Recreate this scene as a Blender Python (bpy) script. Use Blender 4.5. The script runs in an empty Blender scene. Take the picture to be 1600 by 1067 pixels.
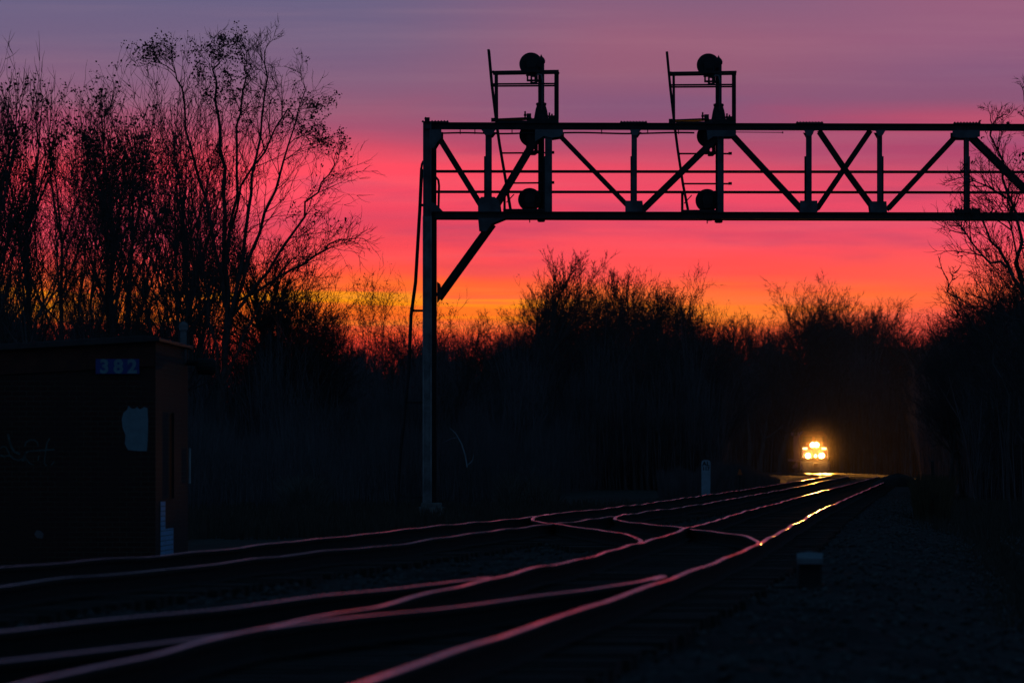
import bpy, math, random
import numpy as np
from mathutils import Vector, Matrix
random.seed(7); np.random.seed(7)
R = math.radians
# ------------------------------------------------------------------ camera
F = 8889.0; EYE = 1.45; HZ = 726.0
cd = bpy.data.cameras.new('camera'); cam = bpy.data.objects.new('camera', cd)
bpy.context.scene.collection.objects.link(cam); bpy.context.scene.camera = cam
cam.location = (0, 0, EYE); cam.rotation_euler = (R(90), 0, 0)
cd.sensor_width = 36; cd.lens = 200; cd.shift_y = 192.5/1600
cd.clip_start = 0.5; cd.clip_end = 9000
cd.dof.use_dof = True; cd.dof.focus_distance = 152; cd.dof.aperture_fstop = 4.5
# ------------------------------------------------------------------ world: dusk afterglow
def lin(c):
    o = []
    for v in c[:3]:
        v /= 255.0
        o.append(v/12.92 if v <= .04045 else ((v+.055)/1.055)**2.4)
    return (o[0], o[1], o[2], 1)
sc = bpy.context.scene
W = bpy.data.worlds.new("World"); sc.world = W; W.use_nodes = True
nt = W.node_tree; nt.nodes.clear()
class G:
    def __init__(s, nt): s.nt = nt
    def n(s, t, **k):
        x = s.nt.nodes.new(t)
        for a, b in k.items(): setattr(x, a, b)
        return x
    def put(s, sock, v):
        if isinstance(v, bpy.types.NodeSocket): s.nt.links.new(v, sock)
        else: sock.default_value = v
    def m(s, op, a, b=0.0, c=None, clamp=False):
        x = s.n('ShaderNodeMath', operation=op); x.use_clamp = clamp
        s.put(x.inputs[0], a); s.put(x.inputs[1], b)
        if c is not None: s.put(x.inputs[2], c)
        return x.outputs[0]
    def sstep(s, v, a, b, x=0.0, y=1.0):
        k = s.n('ShaderNodeMapRange', interpolation_type='SMOOTHSTEP')
        s.put(k.inputs[0], v); k.inputs[1].default_value = a; k.inputs[2].default_value = b
        k.inputs[3].default_value = x; k.inputs[4].default_value = y
        return k.outputs[0]
    def mix(s, f, a, b, bt='MIX'):
        x = s.n('ShaderNodeMix', data_type='RGBA', blend_type=bt)
        s.put(x.inputs[0], f); s.put(x.inputs[6], a); s.put(x.inputs[7], b)
        return x.outputs[2]
    def ramp(s, f, stops):
        x = s.n('ShaderNodeValToRGB'); e = x.color_ramp.elements
        x.color_ramp.interpolation = 'B_SPLINE' if False else 'LINEAR'
        while len(e) > 1: e.remove(e[-1])
        for i, (p, c) in enumerate(stops):
            if i == 0: e[0].position = p; e[0].color = c
            else: q = e.new(p); q.color = c
        s.put(x.inputs[0], f); return x.outputs[0]
    def noise(s, vec, scale, det=3, rough=.5):
        x = s.n('ShaderNodeTexNoise'); x.inputs['Scale'].default_value = scale
        x.inputs['Detail'].default_value = det; x.inputs['Roughness'].default_value = rough
        s.put(x.inputs['Vector'], vec); return x.outputs[0]
    def vec(s, a, b, c):
        x = s.n('ShaderNodeCombineXYZ')
        for i, v in enumerate((a, b, c)): s.put(x.inputs[i], v)
        return x.outputs[0]
g = G(nt)
tc = g.n('ShaderNodeTexCoord'); sp = g.n('ShaderNodeSeparateXYZ'); nt.links.new(tc.outputs['Generated'], sp.inputs[0])
dx, dy, dz = sp.outputs
dyc = g.m('MAXIMUM', dy, 0.02)
U = g.m('DIVIDE', dx, dyc)            # tangent of azimuth from the sunset
V = g.m('DIVIDE', dz, dyc)            # tangent of elevation
n1 = g.noise(g.vec(g.m('MULTIPLY', U, 14), g.m('MULTIPLY', V, 120), 0.3), 1.0, 3, .55)
n2 = g.noise(g.vec(g.m('MULTIPLY', U, 22), g.m('MULTIPLY', V, 420), 4.3), 1.0, 3, .5)
n3 = g.noise(g.vec(g.m('MULTIPLY', U, 30), g.m('MULTIPLY', V, 60), 9.1), 1.0, 2, .5)
# photograph rows of the sky bands (726 = eye level) as tan(elevation)
row = g.m('SUBTRACT', HZ, g.m('MULTIPLY', V, F))
row = g.m('ADD', row, g.m('MULTIPLY', g.m('SUBTRACT', n1, .5), 46))
row = g.m('ADD', row, g.m('MULTIPLY', g.m('SUBTRACT', n3, .5), 24))
t = g.m('DIVIDE', g.m('ADD', row, 400), 1200.0, clamp=True)
def S(rows):
    o = []
    for y, c in rows:
        k = 1.0 if y < 130 else max(0.0, (215-y)/85.0)
        o.append(((y+400)/1200.0, lin((c[0]+8*k, c[1]+4*k, c[2]-5*k))))
    return o
left = S([(-400,(40,50,92)),(-120,(78,80,124)),(0,(94,90,132)),(60,(104,90,130)),(120,(120,88,126)),(165,(140,86,118)),(200,(164,80,110)),(232,(206,76,100)),(266,(250,76,94)),
  (300,(250,74,94)),(345,(222,68,92)),(365,(232,70,88)),(400,(253,76,76)),(425,(255,86,60)),(446,(255,108,40)),(462,(255,92,50)),(480,(255,116,30)),(500,(255,100,34)),(530,(255,68,40)),(600,(200,45,40)),(726,(120,25,30))])
mid = S([(-400,(46,50,88)),(-120,(92,80,122)),(0,(122,88,126)),(60,(140,88,122)),(110,(138,86,120)),(165,(126,82,120)),(200,(142,80,114)),(235,(182,76,106)),(270,(226,74,98)),
  (310,(236,72,98)),(345,(226,70,98)),(375,(240,76,94)),(400,(255,78,82)),(432,(255,80,68)),(458,(255,108,48)),(488,(255,126,34)),(515,(255,96,44)),(560,(240,64,50)),(726,(130,30,34))])
right = S([(-400,(50,48,84)),(-120,(104,80,120)),(0,(138,88,126)),(60,(136,86,126)),(115,(124,82,124)),(150,(130,80,118)),(185,(178,74,106)),(205,(176,74,106)),(235,(156,74,112)),(270,(196,74,104)),
  (310,(224,74,102)),(350,(228,76,102)),(390,(244,80,92)),(430,(255,92,76)),(460,(255,98,60)),(500,(250,84,66)),(560,(220,60,58)),(726,(120,28,34))])
cl, cm, cr = g.ramp(t, left), g.ramp(t, mid), g.ramp(t, right)
col = g.mix(g.sstep(U, -.03, .022), cl, cm)
col = g.mix(g.sstep(U, .03, .085), col, cr)
# bright gold streaks low on the left, mauve cloud smudges higher up
band = g.m('MULTIPLY', g.sstep(row, 420, 468), g.sstep(row, 530, 480))
streak = g.m('MULTIPLY', g.sstep(n2, .45, .62), band)
streak = g.m('MULTIPLY', streak, g.sstep(U, .075, -.01, .10, 1.0))
col = g.mix(g.m('MULTIPLY', streak, .85), col, g.mix(g.sstep(U, -.02, .02), lin((255, 158, 0)), lin((255, 140, 20))))
smn = g.noise(g.vec(g.m('MULTIPLY', U, 26), g.m('MULTIPLY', V, 190), 2.7), 1.0, 3, .5)
smb = g.m('MULTIPLY', g.sstep(row, 120, 240), g.sstep(row, 480, 350))
col = g.mix(g.m('MULTIPLY', g.m('MULTIPLY', g.sstep(smn, .5, .72), smb), .55), col, lin((176, 66, 100)))
fine = g.noise(g.vec(g.m('MULTIPLY', U, 12), g.m('MULTIPLY', V, 330), 7.7), 1.0, 4, .6)
col = g.mix(g.sstep(fine, .42, .72, 0, .13), col, g.mix(.5, col, (.55, .30, .32, 1)))
dome = g.mix(g.sstep(dz, .02, .6), (.016, .040, .080, 1), (.006, .030, .062, 1))
dome = g.mix(g.sstep(dy, .1, -.8), dome, (.024, .052, .098, 1))
up = g.sstep(g.m('MULTIPLY', V, 1.0), .10, .62)
col = g.mix(up, col, dome)
col = g.mix(g.sstep(dy, .92, .994), dome, col)
col = g.mix(g.sstep(dz, -.004, -.03), col, (.001, .0015, .002, 1))
bg = g.n('ShaderNodeBackground'); nt.links.new(col, bg.inputs[0]); bg.inputs[1].default_value = 1.10
wo = g.n('ShaderNodeOutputWorld'); nt.links.new(bg.outputs[0], wo.inputs[0])
W.cycles.sampling_method = 'MANUAL'; W.cycles.sample_map_resolution = 2048
vs = sc.view_settings
sc.display_settings.display_device = 'sRGB'
vs.view_transform = 'Standard'; vs.look = 'None'; vs.exposure = 0.0; vs.gamma = 1.0
sc.cycles.max_bounces = 6; sc.cycles.diffuse_bounces = 2; sc.cycles.glossy_bounces = 3; sc.cycles.volume_bounces = 0
sc.cycles.use_denoising = True
sc.cycles.sample_clamp_indirect = 4
# ------------------------------------------------------------------ helpers
C = sc.collection
def P(x, y, D): return Vector(((x-800)/F*D, D, EYE+(HZ-y)/F*D))
def GX(x, D): return (x-800)/F*D
def HT(y, D): return EYE+(HZ-y)/F*D
def tag(o, label=None, cat=None, group=None, kind=None):
    if label: o['label'] = label
    if cat: o['category'] = cat
    if group: o['group'] = group
    if kind: o['kind'] = kind
    return o
def empty(name, loc=(0,0,0), label=None, cat=None, group=None, rz=0):
    o = bpy.data.objects.new(name, None); C.objects.link(o); o.location = loc; o.rotation_euler = (0,0,rz)
    o.empty_display_size = .3
    return tag(o, label, cat, group)
def mat(name, col, rough=.8, metal=0.0, var=.35, vscale=3.0, bump=0.0, bscale=30.0, emis=None, estr=0, spec=.5, col2=None):
    m = bpy.data.materials.new(name); m.use_nodes = True; t = m.node_tree; b = t.nodes['Principled BSDF']; q = G(t)
    tcx = q.n('ShaderNodeTexCoord').outputs['Object']
    b.inputs['Roughness'].default_value = rough; b.inputs['Metallic'].default_value = metal
    b.inputs['Specular IOR Level'].default_value = spec
    c1 = (col[0], col[1], col[2], 1)
    c2 = (*col2, 1) if col2 else (col[0]*(1-var), col[1]*(1-var), col[2]*(1-var), 1)
    nz = q.noise(tcx, vscale, 5, .6)
    q.put(b.inputs['Base Color'], q.mix(q.sstep(nz, .35, .65), c2, c1))
    if bump:
        bn = q.n('ShaderNodeBump'); bn.inputs['Strength'].default_value = bump; bn.inputs['Distance'].default_value = .02
        q.put(bn.inputs['Height'], q.noise(tcx, bscale, 4, .6)); q.put(b.inputs['Normal'], bn.outputs[0])
    if emis: 
        b.inputs['Emission Color'].default_value = (*emis, 1); b.inputs['Emission Strength'].default_value = estr
    return m
class MB:
    def __init__(s): s.v = []; s.f = []; s.mi = []
    def add(s, vs, fs, m=0):
        o = len(s.v); s.v += [tuple(a) for a in vs]
        for f in fs: s.f.append([i+o for i in f]); s.mi.append(m)
    def box(s, c, d, M=None, m=0):
        x, y, z = d[0]/2, d[1]/2, d[2]/2; c = Vector(c)
        vs = [Vector((i*x, j*y, k*z)) for k in (-1,1) for j in (-1,1) for i in (-1,1)]
        if M is not None: vs = [M @ v for v in vs]
        s.add([v+c for v in vs], [(0,2,3,1),(4,5,7,6),(0,1,5,4),(2,6,7,3),(0,4,6,2),(1,3,7,5)], m)
    def prism(s, pts, a, b, m=0):
        """pts: outline (list of Vector), swept from offset a to offset b (Vectors)"""
        n = len(pts); vs = [p+a for p in pts]+[p+b for p in pts]
        fs = [tuple(range(n))[::-1], tuple(range(n, 2*n))]+[(i, (i+1)%n, n+(i+1)%n, n+i) for i in range(n)]
        s.add(vs, fs, m)
    def beam(s, p, q, w, d, side=Vector((0,1,0)), prof='I', tf=.022, m=0):
        """member from p to q; w = width seen from the front, d = depth along side"""
        p = Vector(p); q = Vector(q); ax = (q-p).normalized()
        sd = (side-ax*side.dot(ax)).normalized(); u = ax.cross(sd)
        if prof == 'box': outs = [[(-w/2,-d/2),(w/2,-d/2),(w/2,d/2),(-w/2,d/2)]]
        elif prof == 'I':  # flanges seen edge-on left and right, web between
            outs = [[(-w/2,-d/2),(-w/2+tf,-d/2),(-w/2+tf,-tf/2),(w/2-tf,-tf/2),(w/2-tf,-d/2),(w/2,-d/2),(w/2,d/2),(w/2-tf,d/2),(w/2-tf,tf/2),(-w/2+tf,tf/2),(-w/2+tf,d/2),(-w/2,d/2)]]
        else:  # L
            outs = [[(-w/2,-d/2),(w/2,-d/2),(w/2,-d/2+tf),(-w/2+tf,-d/2+tf),(-w/2+tf,d/2),(-w/2,d/2)]]
        for o in outs:
            pts = [u*a+sd*b for a, b in o]; n = len(pts)
            vs = [p+k for k in pts]+[q+k for k in pts]
            fs = [(i, (i+1)%n, n+(i+1)%n, n+i) for i in range(n)]
            if prof == 'I':
                for base, fl in ((0, True), (n, False)):
                    for f in ((0,1,10,11),(1,2,9,10),(2,3,8,9),(3,4,7,8),(4,5,6,7)):
                        fs.append(tuple(base+i for i in (f if fl else f[::-1])))
            else: fs += [tuple(range(n))[::-1], tuple(range(n, 2*n))]
            s.add(vs, fs, m)
    def tube(s, pts, r, k=8, m=0, cap=True):
        pts = [Vector(p) for p in pts]; rs = r if isinstance(r, (list, tuple)) else [r]*len(pts)
        o = len(s.v); up = Vector((0,0,1)); last = None
        for i, p in enumerate(pts):
            d = (pts[min(i+1, len(pts)-1)]-pts[max(i-1, 0)]).normalized()
            if last is None:
                a = up if abs(d.z) < .9 else Vector((1,0,0)); last = (a-d*a.dot(d)).normalized()
            else: last = (last-d*last.dot(d)).normalized()
            w = d.cross(last)
            for j in range(k):
                an = 2*math.pi*j/k; s.v.append(tuple(p+last*(rs[i]*math.cos(an))+w*(rs[i]*math.sin(an))))
        for i in range(len(pts)-1):
            for j in range(k):
                s.f.append([o+i*k+j, o+i*k+(j+1)%k, o+(i+1)*k+(j+1)%k, o+(i+1)*k+j]); s.mi.append(m)
        if cap:
            s.f.append([o+j for j in range(k)][::-1]); s.mi.append(m)
            s.f.append([o+(len(pts)-1)*k+j for j in range(k)]); s.mi.append(m)
    def lathe(s, prof, c, k=20, ax='z', m=0):
        c = Vector(c); o = len(s.v)
        for r, h in prof:
            for j in range(k):
                a = 2*math.pi*j/k; x, y = r*math.cos(a), r*math.sin(a)
                v = Vector((x, y, h)) if ax == 'z' else (Vector((x, h, y)) if ax == 'y' else Vector((h, x, y)))
                s.v.append(tuple(c+v))
        for i in range(len(prof)-1):
            for j in range(k):
                s.f.append([o+i*k+j, o+i*k+(j+1)%k, o+(i+1)*k+(j+1)%k, o+(i+1)*k+j]); s.mi.append(m)
        s.f.append([o+j for j in range(k)]); s.mi.append(m)
        s.f.append([o+(len(prof)-1)*k+j for j in range(k)]); s.mi.append(m)
    def build(s, name, mats, parent=None, smooth=False, bevel=0):
        me = bpy.data.meshes.new(name); me.from_pydata(s.v, [], s.f); me.update()
        for x in (mats if isinstance(mats, (list, tuple)) else [mats]): me.materials.append(x)
        me.polygons.foreach_set('material_index', s.mi)
        if smooth: me.polygons.foreach_set('use_smooth', [True]*len(s.f))
        o = bpy.data.objects.new(name, me); C.objects.link(o)
        if parent is not None: o.parent = parent
        if bevel:
            bv = o.modifiers.new('b', 'BEVEL'); bv.width = bevel; bv.segments = 2; bv.limit_method = 'ANGLE'
        return o
def npmesh(name, v, f, mats, mi=None, smooth=False):
    me = bpy.data.meshes.new(name); n = len(f); k = f.shape[1]
    me.vertices.add(len(v)); me.vertices.foreach_set('co', v.astype(np.float32).ravel())
    me.loops.add(n*k); me.loops.foreach_set('vertex_index', f.astype(np.int32).ravel())
    me.polygons.add(n); me.polygons.foreach_set('loop_start', np.arange(0, n*k, k, dtype=np.int32))
    for x in (mats if isinstance(mats, (list, tuple)) else [mats]): me.materials.append(x)
    if mi is not None: me.polygons.foreach_set('material_index', mi.astype(np.int32))
    if smooth: me.polygons.foreach_set('use_smooth', np.ones(n, dtype=bool))
    me.update(calc_edges=True); return me
def link(name, me, parent=None, loc=(0,0,0)):
    o = bpy.data.objects.new(name, me); C.objects.link(o); o.location = loc
    if parent is not None: o.parent = parent
    return o
# ------------------------------------------------------------------ materials
M_rust = mat('rusty_rail_side', (.022,.013,.010), .95, 0, .5, 9, .4, 60)
M_dark = mat('dark_painted_steel', (.028,.030,.034), .7, .1, .5, 2.5, .2, 25)
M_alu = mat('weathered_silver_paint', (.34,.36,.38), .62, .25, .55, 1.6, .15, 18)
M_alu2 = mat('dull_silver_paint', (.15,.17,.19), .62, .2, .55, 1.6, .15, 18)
M_conc = mat('old_concrete', (.23,.23,.22), .9, 0, .45, 2.5, .4, 20)
M_tie = mat('creosoted_timber', (.035,.028,.022), .9, 0, .5, 4, .6, 14)
M_white = mat('weathered_white_paint', (.62,.64,.66), .75, 0, .25, 3, .15, 20)
M_ink = mat('black_stencil', (.03,.03,.03), .9)
M_bark = mat('bark', (.085,.070,.068), .95, 0, .4, 3)
M_bark2 = mat('pale_bark', (.060,.058,.055), .95, 0, .4, 3)
M_leaf = mat('withered_leaves', (.030,.024,.016), .9, 0, .4, 5)
M_brush = mat('dark_brushwood', (.16,.135,.14), .95, 0, .5, .6)
M_grass = mat('dry_grass', (.075,.065,.05), .95, 0, .5, 2)
M_roof = mat('roof_felt', (.045,.042,.045), .7, 0, .4, 3, .3, 10)
M_orange = mat('orange_reflector', (.75,.13,.02), .5, 0, .15, 3)
M_loco = mat('black_locomotive_paint', (.03,.028,.028), .45, 0, .4, 2)
M_locor = mat('red_locomotive_paint', (.10,.012,.010), .45, 0, .3, 2)
M_glass = mat('dark_cab_glass', (.02,.02,.022), .1, 0, .1, 2)
M_plow = mat('grey_steel', (.12,.12,.12), .6, .3, .4, 3)
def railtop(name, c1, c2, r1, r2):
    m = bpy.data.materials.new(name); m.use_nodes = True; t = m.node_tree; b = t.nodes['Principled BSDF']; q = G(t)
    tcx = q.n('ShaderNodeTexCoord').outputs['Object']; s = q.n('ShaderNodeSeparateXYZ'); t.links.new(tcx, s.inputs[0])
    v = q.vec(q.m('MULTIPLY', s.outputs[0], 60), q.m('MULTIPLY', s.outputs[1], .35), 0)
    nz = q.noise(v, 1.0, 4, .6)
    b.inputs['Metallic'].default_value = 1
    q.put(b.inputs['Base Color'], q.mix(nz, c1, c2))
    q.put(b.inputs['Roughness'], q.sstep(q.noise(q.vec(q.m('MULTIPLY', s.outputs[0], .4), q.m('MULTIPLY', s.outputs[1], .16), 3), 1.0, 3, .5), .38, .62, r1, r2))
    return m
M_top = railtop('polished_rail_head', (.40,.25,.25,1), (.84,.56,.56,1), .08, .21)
M_top2 = railtop('dull_rail_head', (.16,.13,.12,1), (.34,.30,.29,1), .16, .3)
def gravel(name, c1, c2, scale, bump):
    m = bpy.data.materials.new(name); m.use_nodes = True; t = m.node_tree; b = t.nodes['Principled BSDF']; q = G(t)
    tcx = q.n('ShaderNodeTexCoord').outputs['Object']
    vo = q.n('ShaderNodeTexVoronoi'); vo.inputs['Scale'].default_value = scale; q.put(vo.inputs['Vector'], tcx)
    big = q.noise(tcx, .35, 5, .6)
    sep = q.n('ShaderNodeSeparateColor'); q.put(sep.inputs[0], vo.outputs['Color'])
    c = q.mix(sep.outputs[0], (*c1, 1), (*c2, 1))
    c = q.mix(q.sstep(big, .45, .62), c, (c1[0]*.6, c1[1]*.6, c1[2]*.55, 1))
    q.put(b.inputs['Base Color'], c); b.inputs['Roughness'].default_value = .9; b.inputs['Specular IOR Level'].default_value = .25
    bn = q.n('ShaderNodeBump'); bn.inputs['Strength'].default_value = bump; bn.inputs['Distance'].default_value = .04
    q.put(bn.inputs['Height'], vo.outputs['Distance']); bn.invert = True; q.put(b.inputs['Normal'], bn.outputs[0])
    return m
M_bal = gravel('crushed_stone_ballast', (.018,.017,.016), (.062,.060,.057), 16, 1.0)
M_gnd = gravel('dirt_and_dead_grass', (.022,.020,.015), (.050,.045,.034), 9, .8)
M_road = gravel('gravel_service_road', (.018,.017,.016), (.044,.043,.041), 12, .8)
# ------------------------------------------------------------------ track geometry
GA = 1.435; ZR = .53           # gauge, height of the rail heads above the ground
dd = np.arange(14.0, 780.0, .5)
def smooth(pts, w=25):
    p = np.array(pts); y = np.interp(dd, p[:,0], p[:,1]); k = np.ones(w)/w
    yp = np.concatenate([y[0]-(y[1]-y[0])*np.arange(w, 0, -1), y, y[-1]+(y[-1]-y[-2])*np.arange(1, w+1)])
    return np.convolve(yp, k, 'same')[w:-w]
far = [(D, 28.3+.0725*(D-430)-(D-430)**2/4300) for D in range(440, 790, 10)]
cR = smooth([(10,-2.7),(20,-1.75),(24,-1.38),(30.4,-.78),(40.7,.12),(47.8,.72),(59,1.6),(77,2.9),(90,3.78),(110,5.15),(128,6.45),(151,8.1),(200,11.65),(300,18.9),(430,28.3)]+far)
cL = smooth([(10,-8.2),(20,-7.1),(30,-6.0),(47,-4.15),(50.5,-3.8),(70.5,-1.75),(85,-.45),(105,1.35),(124,3.0),(164,5.95),(224,10.25),(314,16.35),(430,24.5)]+[(a, b-3.8) for a, b in far])
fR = lambda D: np.interp(D, dd, cR); fL = lambda D: np.interp(D, dd, cL)
def wob(D, seed, amp, L):
    r = np.random.RandomState(seed); s = 0
    for i in range(7):
        l = L*(.45+1.5*r.rand()); s = s+np.sin(D*2*np.pi/l+r.rand()*6.28)*(.4+r.rand())
    return amp*s/2.4
HP = [(-.070,-.172),(-.070,-.160),(-.010,-.140),(-.010,-.045),(-.036,-.038),(-.037,-.012),(-.028,-.0025),(-.014,-.0004),(0,0),(.014,-.0004),(.028,-.0025),(.037,-.012),(.036,-.038),(.010,-.045),(.010,-.140),(.070,-.160),(.070,-.172)]
def rail(D, X, seed, name, parent, dz=0.0, amp=.0085, top=None, humps=()):
    D = np.asarray(D); X = np.asarray(X)+wob(D, seed+50, .0022, 17); Z = ZR+dz+wob(D, seed, amp, 11)+wob(D, seed+9, .0011, 3)+wob(D, 5, .008, 34)
    for h_ in humps: Z = Z+.0045*np.exp(-((D-h_)/.45)**2)
    n = len(D); tx = np.gradient(X, D); nn = np.sqrt(1+tx**2)
    prof = np.array(HP); k = len(prof)
    v = np.zeros((n, k, 3))
    v[:,:,0] = X[:,None]+prof[None,:,0]/nn[:,None]; v[:,:,1] = D[:,None]-prof[None,:,0]*(tx/nn)[:,None]; v[:,:,2] = Z[:,None]+prof[None,:,1]
    i = np.arange(n-1)[:,None]*k; j = np.arange(k)[None,:]; j2 = (j+1)%k
    f = np.stack([i+j, i+j2, i+k+j2, i+k+j], -1).reshape(-1,4)
    mi = np.tile(np.array([1 if 6 <= a <= 9 else 0 for a in range(k)]), n-1)
    mi = mi.reshape(n-1, k); sm_ = np.zeros((n-1, k), bool); sm_[:,6:10] = True
    for h_ in humps:
        a_ = np.abs(D[:-1]-h_) < .45; mi[a_,9:11] = 1; sm_[a_,10] = True
    me = npmesh(name, v.reshape(-1,3), f, [M_rust, top or M_top], mi.ravel()); me.polygons.foreach_set('use_smooth', sm_.ravel())
    return link(name, me, parent)
def ties(parent, fX, D0, D1, seed, ext=1.3, n_ind=100, off=0.0):
    mb = MB(); mb.box((0,0,0), (ext*2, .23, .18)); first = None; rest = MB(); rr = random.Random(seed)
    D = D0; i = 0
    while D < D1:
        x = float(fX(D))+off+rr.uniform(-.04,.04); z = ZR-.172-.09+rr.uniform(-.012,.006); a = -math.atan(float(fX(D+1)-fX(D)))+rr.uniform(-.015,.015)
        if i < n_ind:
            if first is None: first = o = mb.build('sleeper', M_tie, parent)
            else:
                o = first.copy(); C.objects.link(o); o.parent = parent
            o.location = (x, D, z); o.rotation_euler = (0, rr.uniform(-.006,.006), a)
        else: rest.box((x, D, z), (ext*2, .23, .18), Matrix.Rotation(a, 3, 'Z'))
        D += .56+rr.uniform(-.03,.03); i += 1
    if rest.v: tag(rest.build('sleepers', M_tie, parent), kind='stuff')
trR = empty('railway_track', (0,0,0), 'right-hand main track of two polished rails, the one the train stands on', 'railway track')
trL = empty('railway_track', (0,0,0), 'left-hand main track curving past the brick hut and gantry foot', 'railway track')
rail(dd, cR-GA/2, 11, 'rail', trR, humps=(149,196,203)); rail(dd, cR+GA/2, 12, 'rail', trR, humps=(81,104,108,113,125))
rail(dd, cL-GA/2, 13, 'rail', trL); rail(dd, cL+GA/2, 14, 'rail', trL, top=M_top2)
ties(trR, fR, 18, 640, 1); ties(trL, fL, 18, 640, 2)
# turnout close to the camera, leaving the right-hand track towards the left
trT = empty('turnout_track', (0,0,0), 'near turnout whose two rails split leftwards off the right-hand track', 'turnout')
dl = np.array([(48.5,.05),(45.4,.19),(41,.50),(37,.86),(33,1.27),(31.4,1.435),(26.7,2.1),(20,3.1),(14,4.0)])[::-1]
def dlt(D): return np.interp(D, dl[:,0], dl[:,1])
Da = np.arange(14.0, 47.6, .4); dev = np.convolve(np.pad(dlt(Da), 5, 'edge'), np.ones(11)/11, 'valid')
dev[:5] = dlt(Da)[:5]
rail(Da, fR(Da)-GA/2-dev, 15, 'rail', trT, -.003); rail(Da, fR(Da)+GA/2-dev, 16, 'rail', trT, -.003, humps=(46.2,46.8,47.3))
ties(trT, lambda D: fR(D)-dlt(D), 18.2, 34, 3)
# crossover between the two main tracks further out
trX = empty('crossover_track', (0,0,0), 'far crossover of two rails snaking between the left and right main tracks', 'crossover')
Db = np.arange(66.5, 105.6, .4)
tt = np.clip((105.5-Db)/39.0, 0, 1); tt = tt*tt*(3-2*tt)
ctr = fL(Db)*(1-tt)+fR(Db)*tt
rail(Db, ctr-GA/2, 17, 'rail', trX, -.003, humps=(104.5,)); rail(Db, ctr+GA/2, 18, 'rail', trX, -.003, humps=(67.2,105))
ties(trX, lambda D: np.interp(D, Db, ctr), 74, 98, 4, 1.5)
# ------------------------------------------------------------------ ground and ballast
def sheet(name, xs, ys, zf, m, xf=None):
    X, Y = np.meshgrid(xs, ys); 
    if xf is not None: X = xf(X, Y)
    Z = zf(X, Y); v = np.stack([X, Y, Z], -1).reshape(-1,3); nx = len(xs); ny = len(ys)
    i = (np.arange(ny-1)[:,None]*nx+np.arange(nx-1)[None,:]).ravel()
    f = np.stack([i, i+1, i+nx+1, i+nx], -1)
    o = link(name, npmesh(name, v, f, m, None, True)); return tag(o, kind='structure')
def gz(X, Y): return .05*np.sin(X*.8+Y*.13)*np.cos(Y*.21+X*.31)+.03*np.sin(X*2.3+Y*.7)
ys = np.concatenate([np.arange(-30, 200, 1.0), np.arange(200, 800, 5.0), np.arange(800, 5001, 200)])
xs = np.concatenate([np.arange(-3000, -60, 200), np.arange(-60, 60, 1.0), np.arange(60, 3001, 200)])
sheet('ground', xs, ys, lambda X, Y: gz(X, Y)*np.clip(1-np.abs(X)/500, 0, 1)-.06, M_gnd)
ys = np.concatenate([np.arange(5, 160, .25), np.arange(160, 780, 1.0)])
us = np.linspace(0, 1, 60)
def bx(Ug, Y):
    l = fL(Y)-4.3; r = fR(Y)+4.1; l = np.where(Y < 45, l-(45-Y)*.02, l); return l+(r-l)*Ug
def bz(X, Y):
    l = fL(Y)-4.3; r = fR(Y)+4.1; e = np.minimum(X-l, r-X)
    base = np.clip(e/1.9, 0, 1)*.36-.08
    rs = np.random.RandomState(3).rand(*X.shape)
    return base+.035*(rs-.5)+.02*np.sin(X*3+Y*1.1)
o = sheet('ballast_bed', us, ys, bz, M_bal, bx)
ys = np.concatenate([np.arange(5, 200, 1.0), np.arange(200, 700, 4.0)])
sheet('service_road', np.linspace(5.2, 8.6, 8), ys, lambda X, Y: .03*np.sin(Y*.3+X*2)+.02, M_road, lambda X, Y: X+fR(Y))
# loose stones along the ballast shoulder and cess, right of the track
def stones(name, n, dr, xo, size, m, seed, zf):
    r = np.random.RandomState(seed); base = np.array([(1,0,0),(-1,0,0),(0,1,0),(0,-1,0),(0,0,1),(0,0,-1)], float)
    fc = np.array([(0,2,4),(2,1,4),(1,3,4),(3,0,4),(2,0,5),(1,2,5),(3,1,5),(0,3,5)])
    D = dr[0]+(dr[1]-dr[0])*r.rand(n)**1.3; X = fR(D)+xo[0]+(xo[1]-xo[0])*r.rand(n)
    s = size*(.5+r.rand(n)); v = base[None]*s[:,None,None]*(.6+.8*r.rand(n,6,1)); 
    an = r.rand(n)*6.28; ca, sa = np.cos(an)[:,None], np.sin(an)[:,None]
    v = np.stack([v[:,:,0]*ca-v[:,:,1]*sa+v[:,:,2]*.3, v[:,:,0]*sa+v[:,:,1]*ca, v[:,:,2]*.7+v[:,:,0]*.25], -1)
    v[:,:,0] += X[:,None]; v[:,:,1] += D[:,None]; v[:,:,2] += (zf(X, D))[:,None]
    f = (fc[None]+(np.arange(n)*6)[:,None,None]).reshape(-1,3)
    o = link(name, npmesh(name, v.reshape(-1,3), f, m)); return o
M_st = mat('pale_stones', (.095,.092,.088), .9, 0, .7, 6)
tag(stones('ballast_stones', 26000, (22, 190), (-9.0, 4.4), .035, M_st, 5, lambda X, D: bz(X, D)+.01), 'loose crushed stones lying over the track bed between and beside the rails', 'gravel', kind='stuff')
tag(stones('roadside_stones', 16000, (22, 260), (4.2, 9.5), .035, M_st, 6, lambda X, D: 0*X+.04), 'scattered stones along the gravel service road right of the tracks', 'gravel', kind='stuff')
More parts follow.
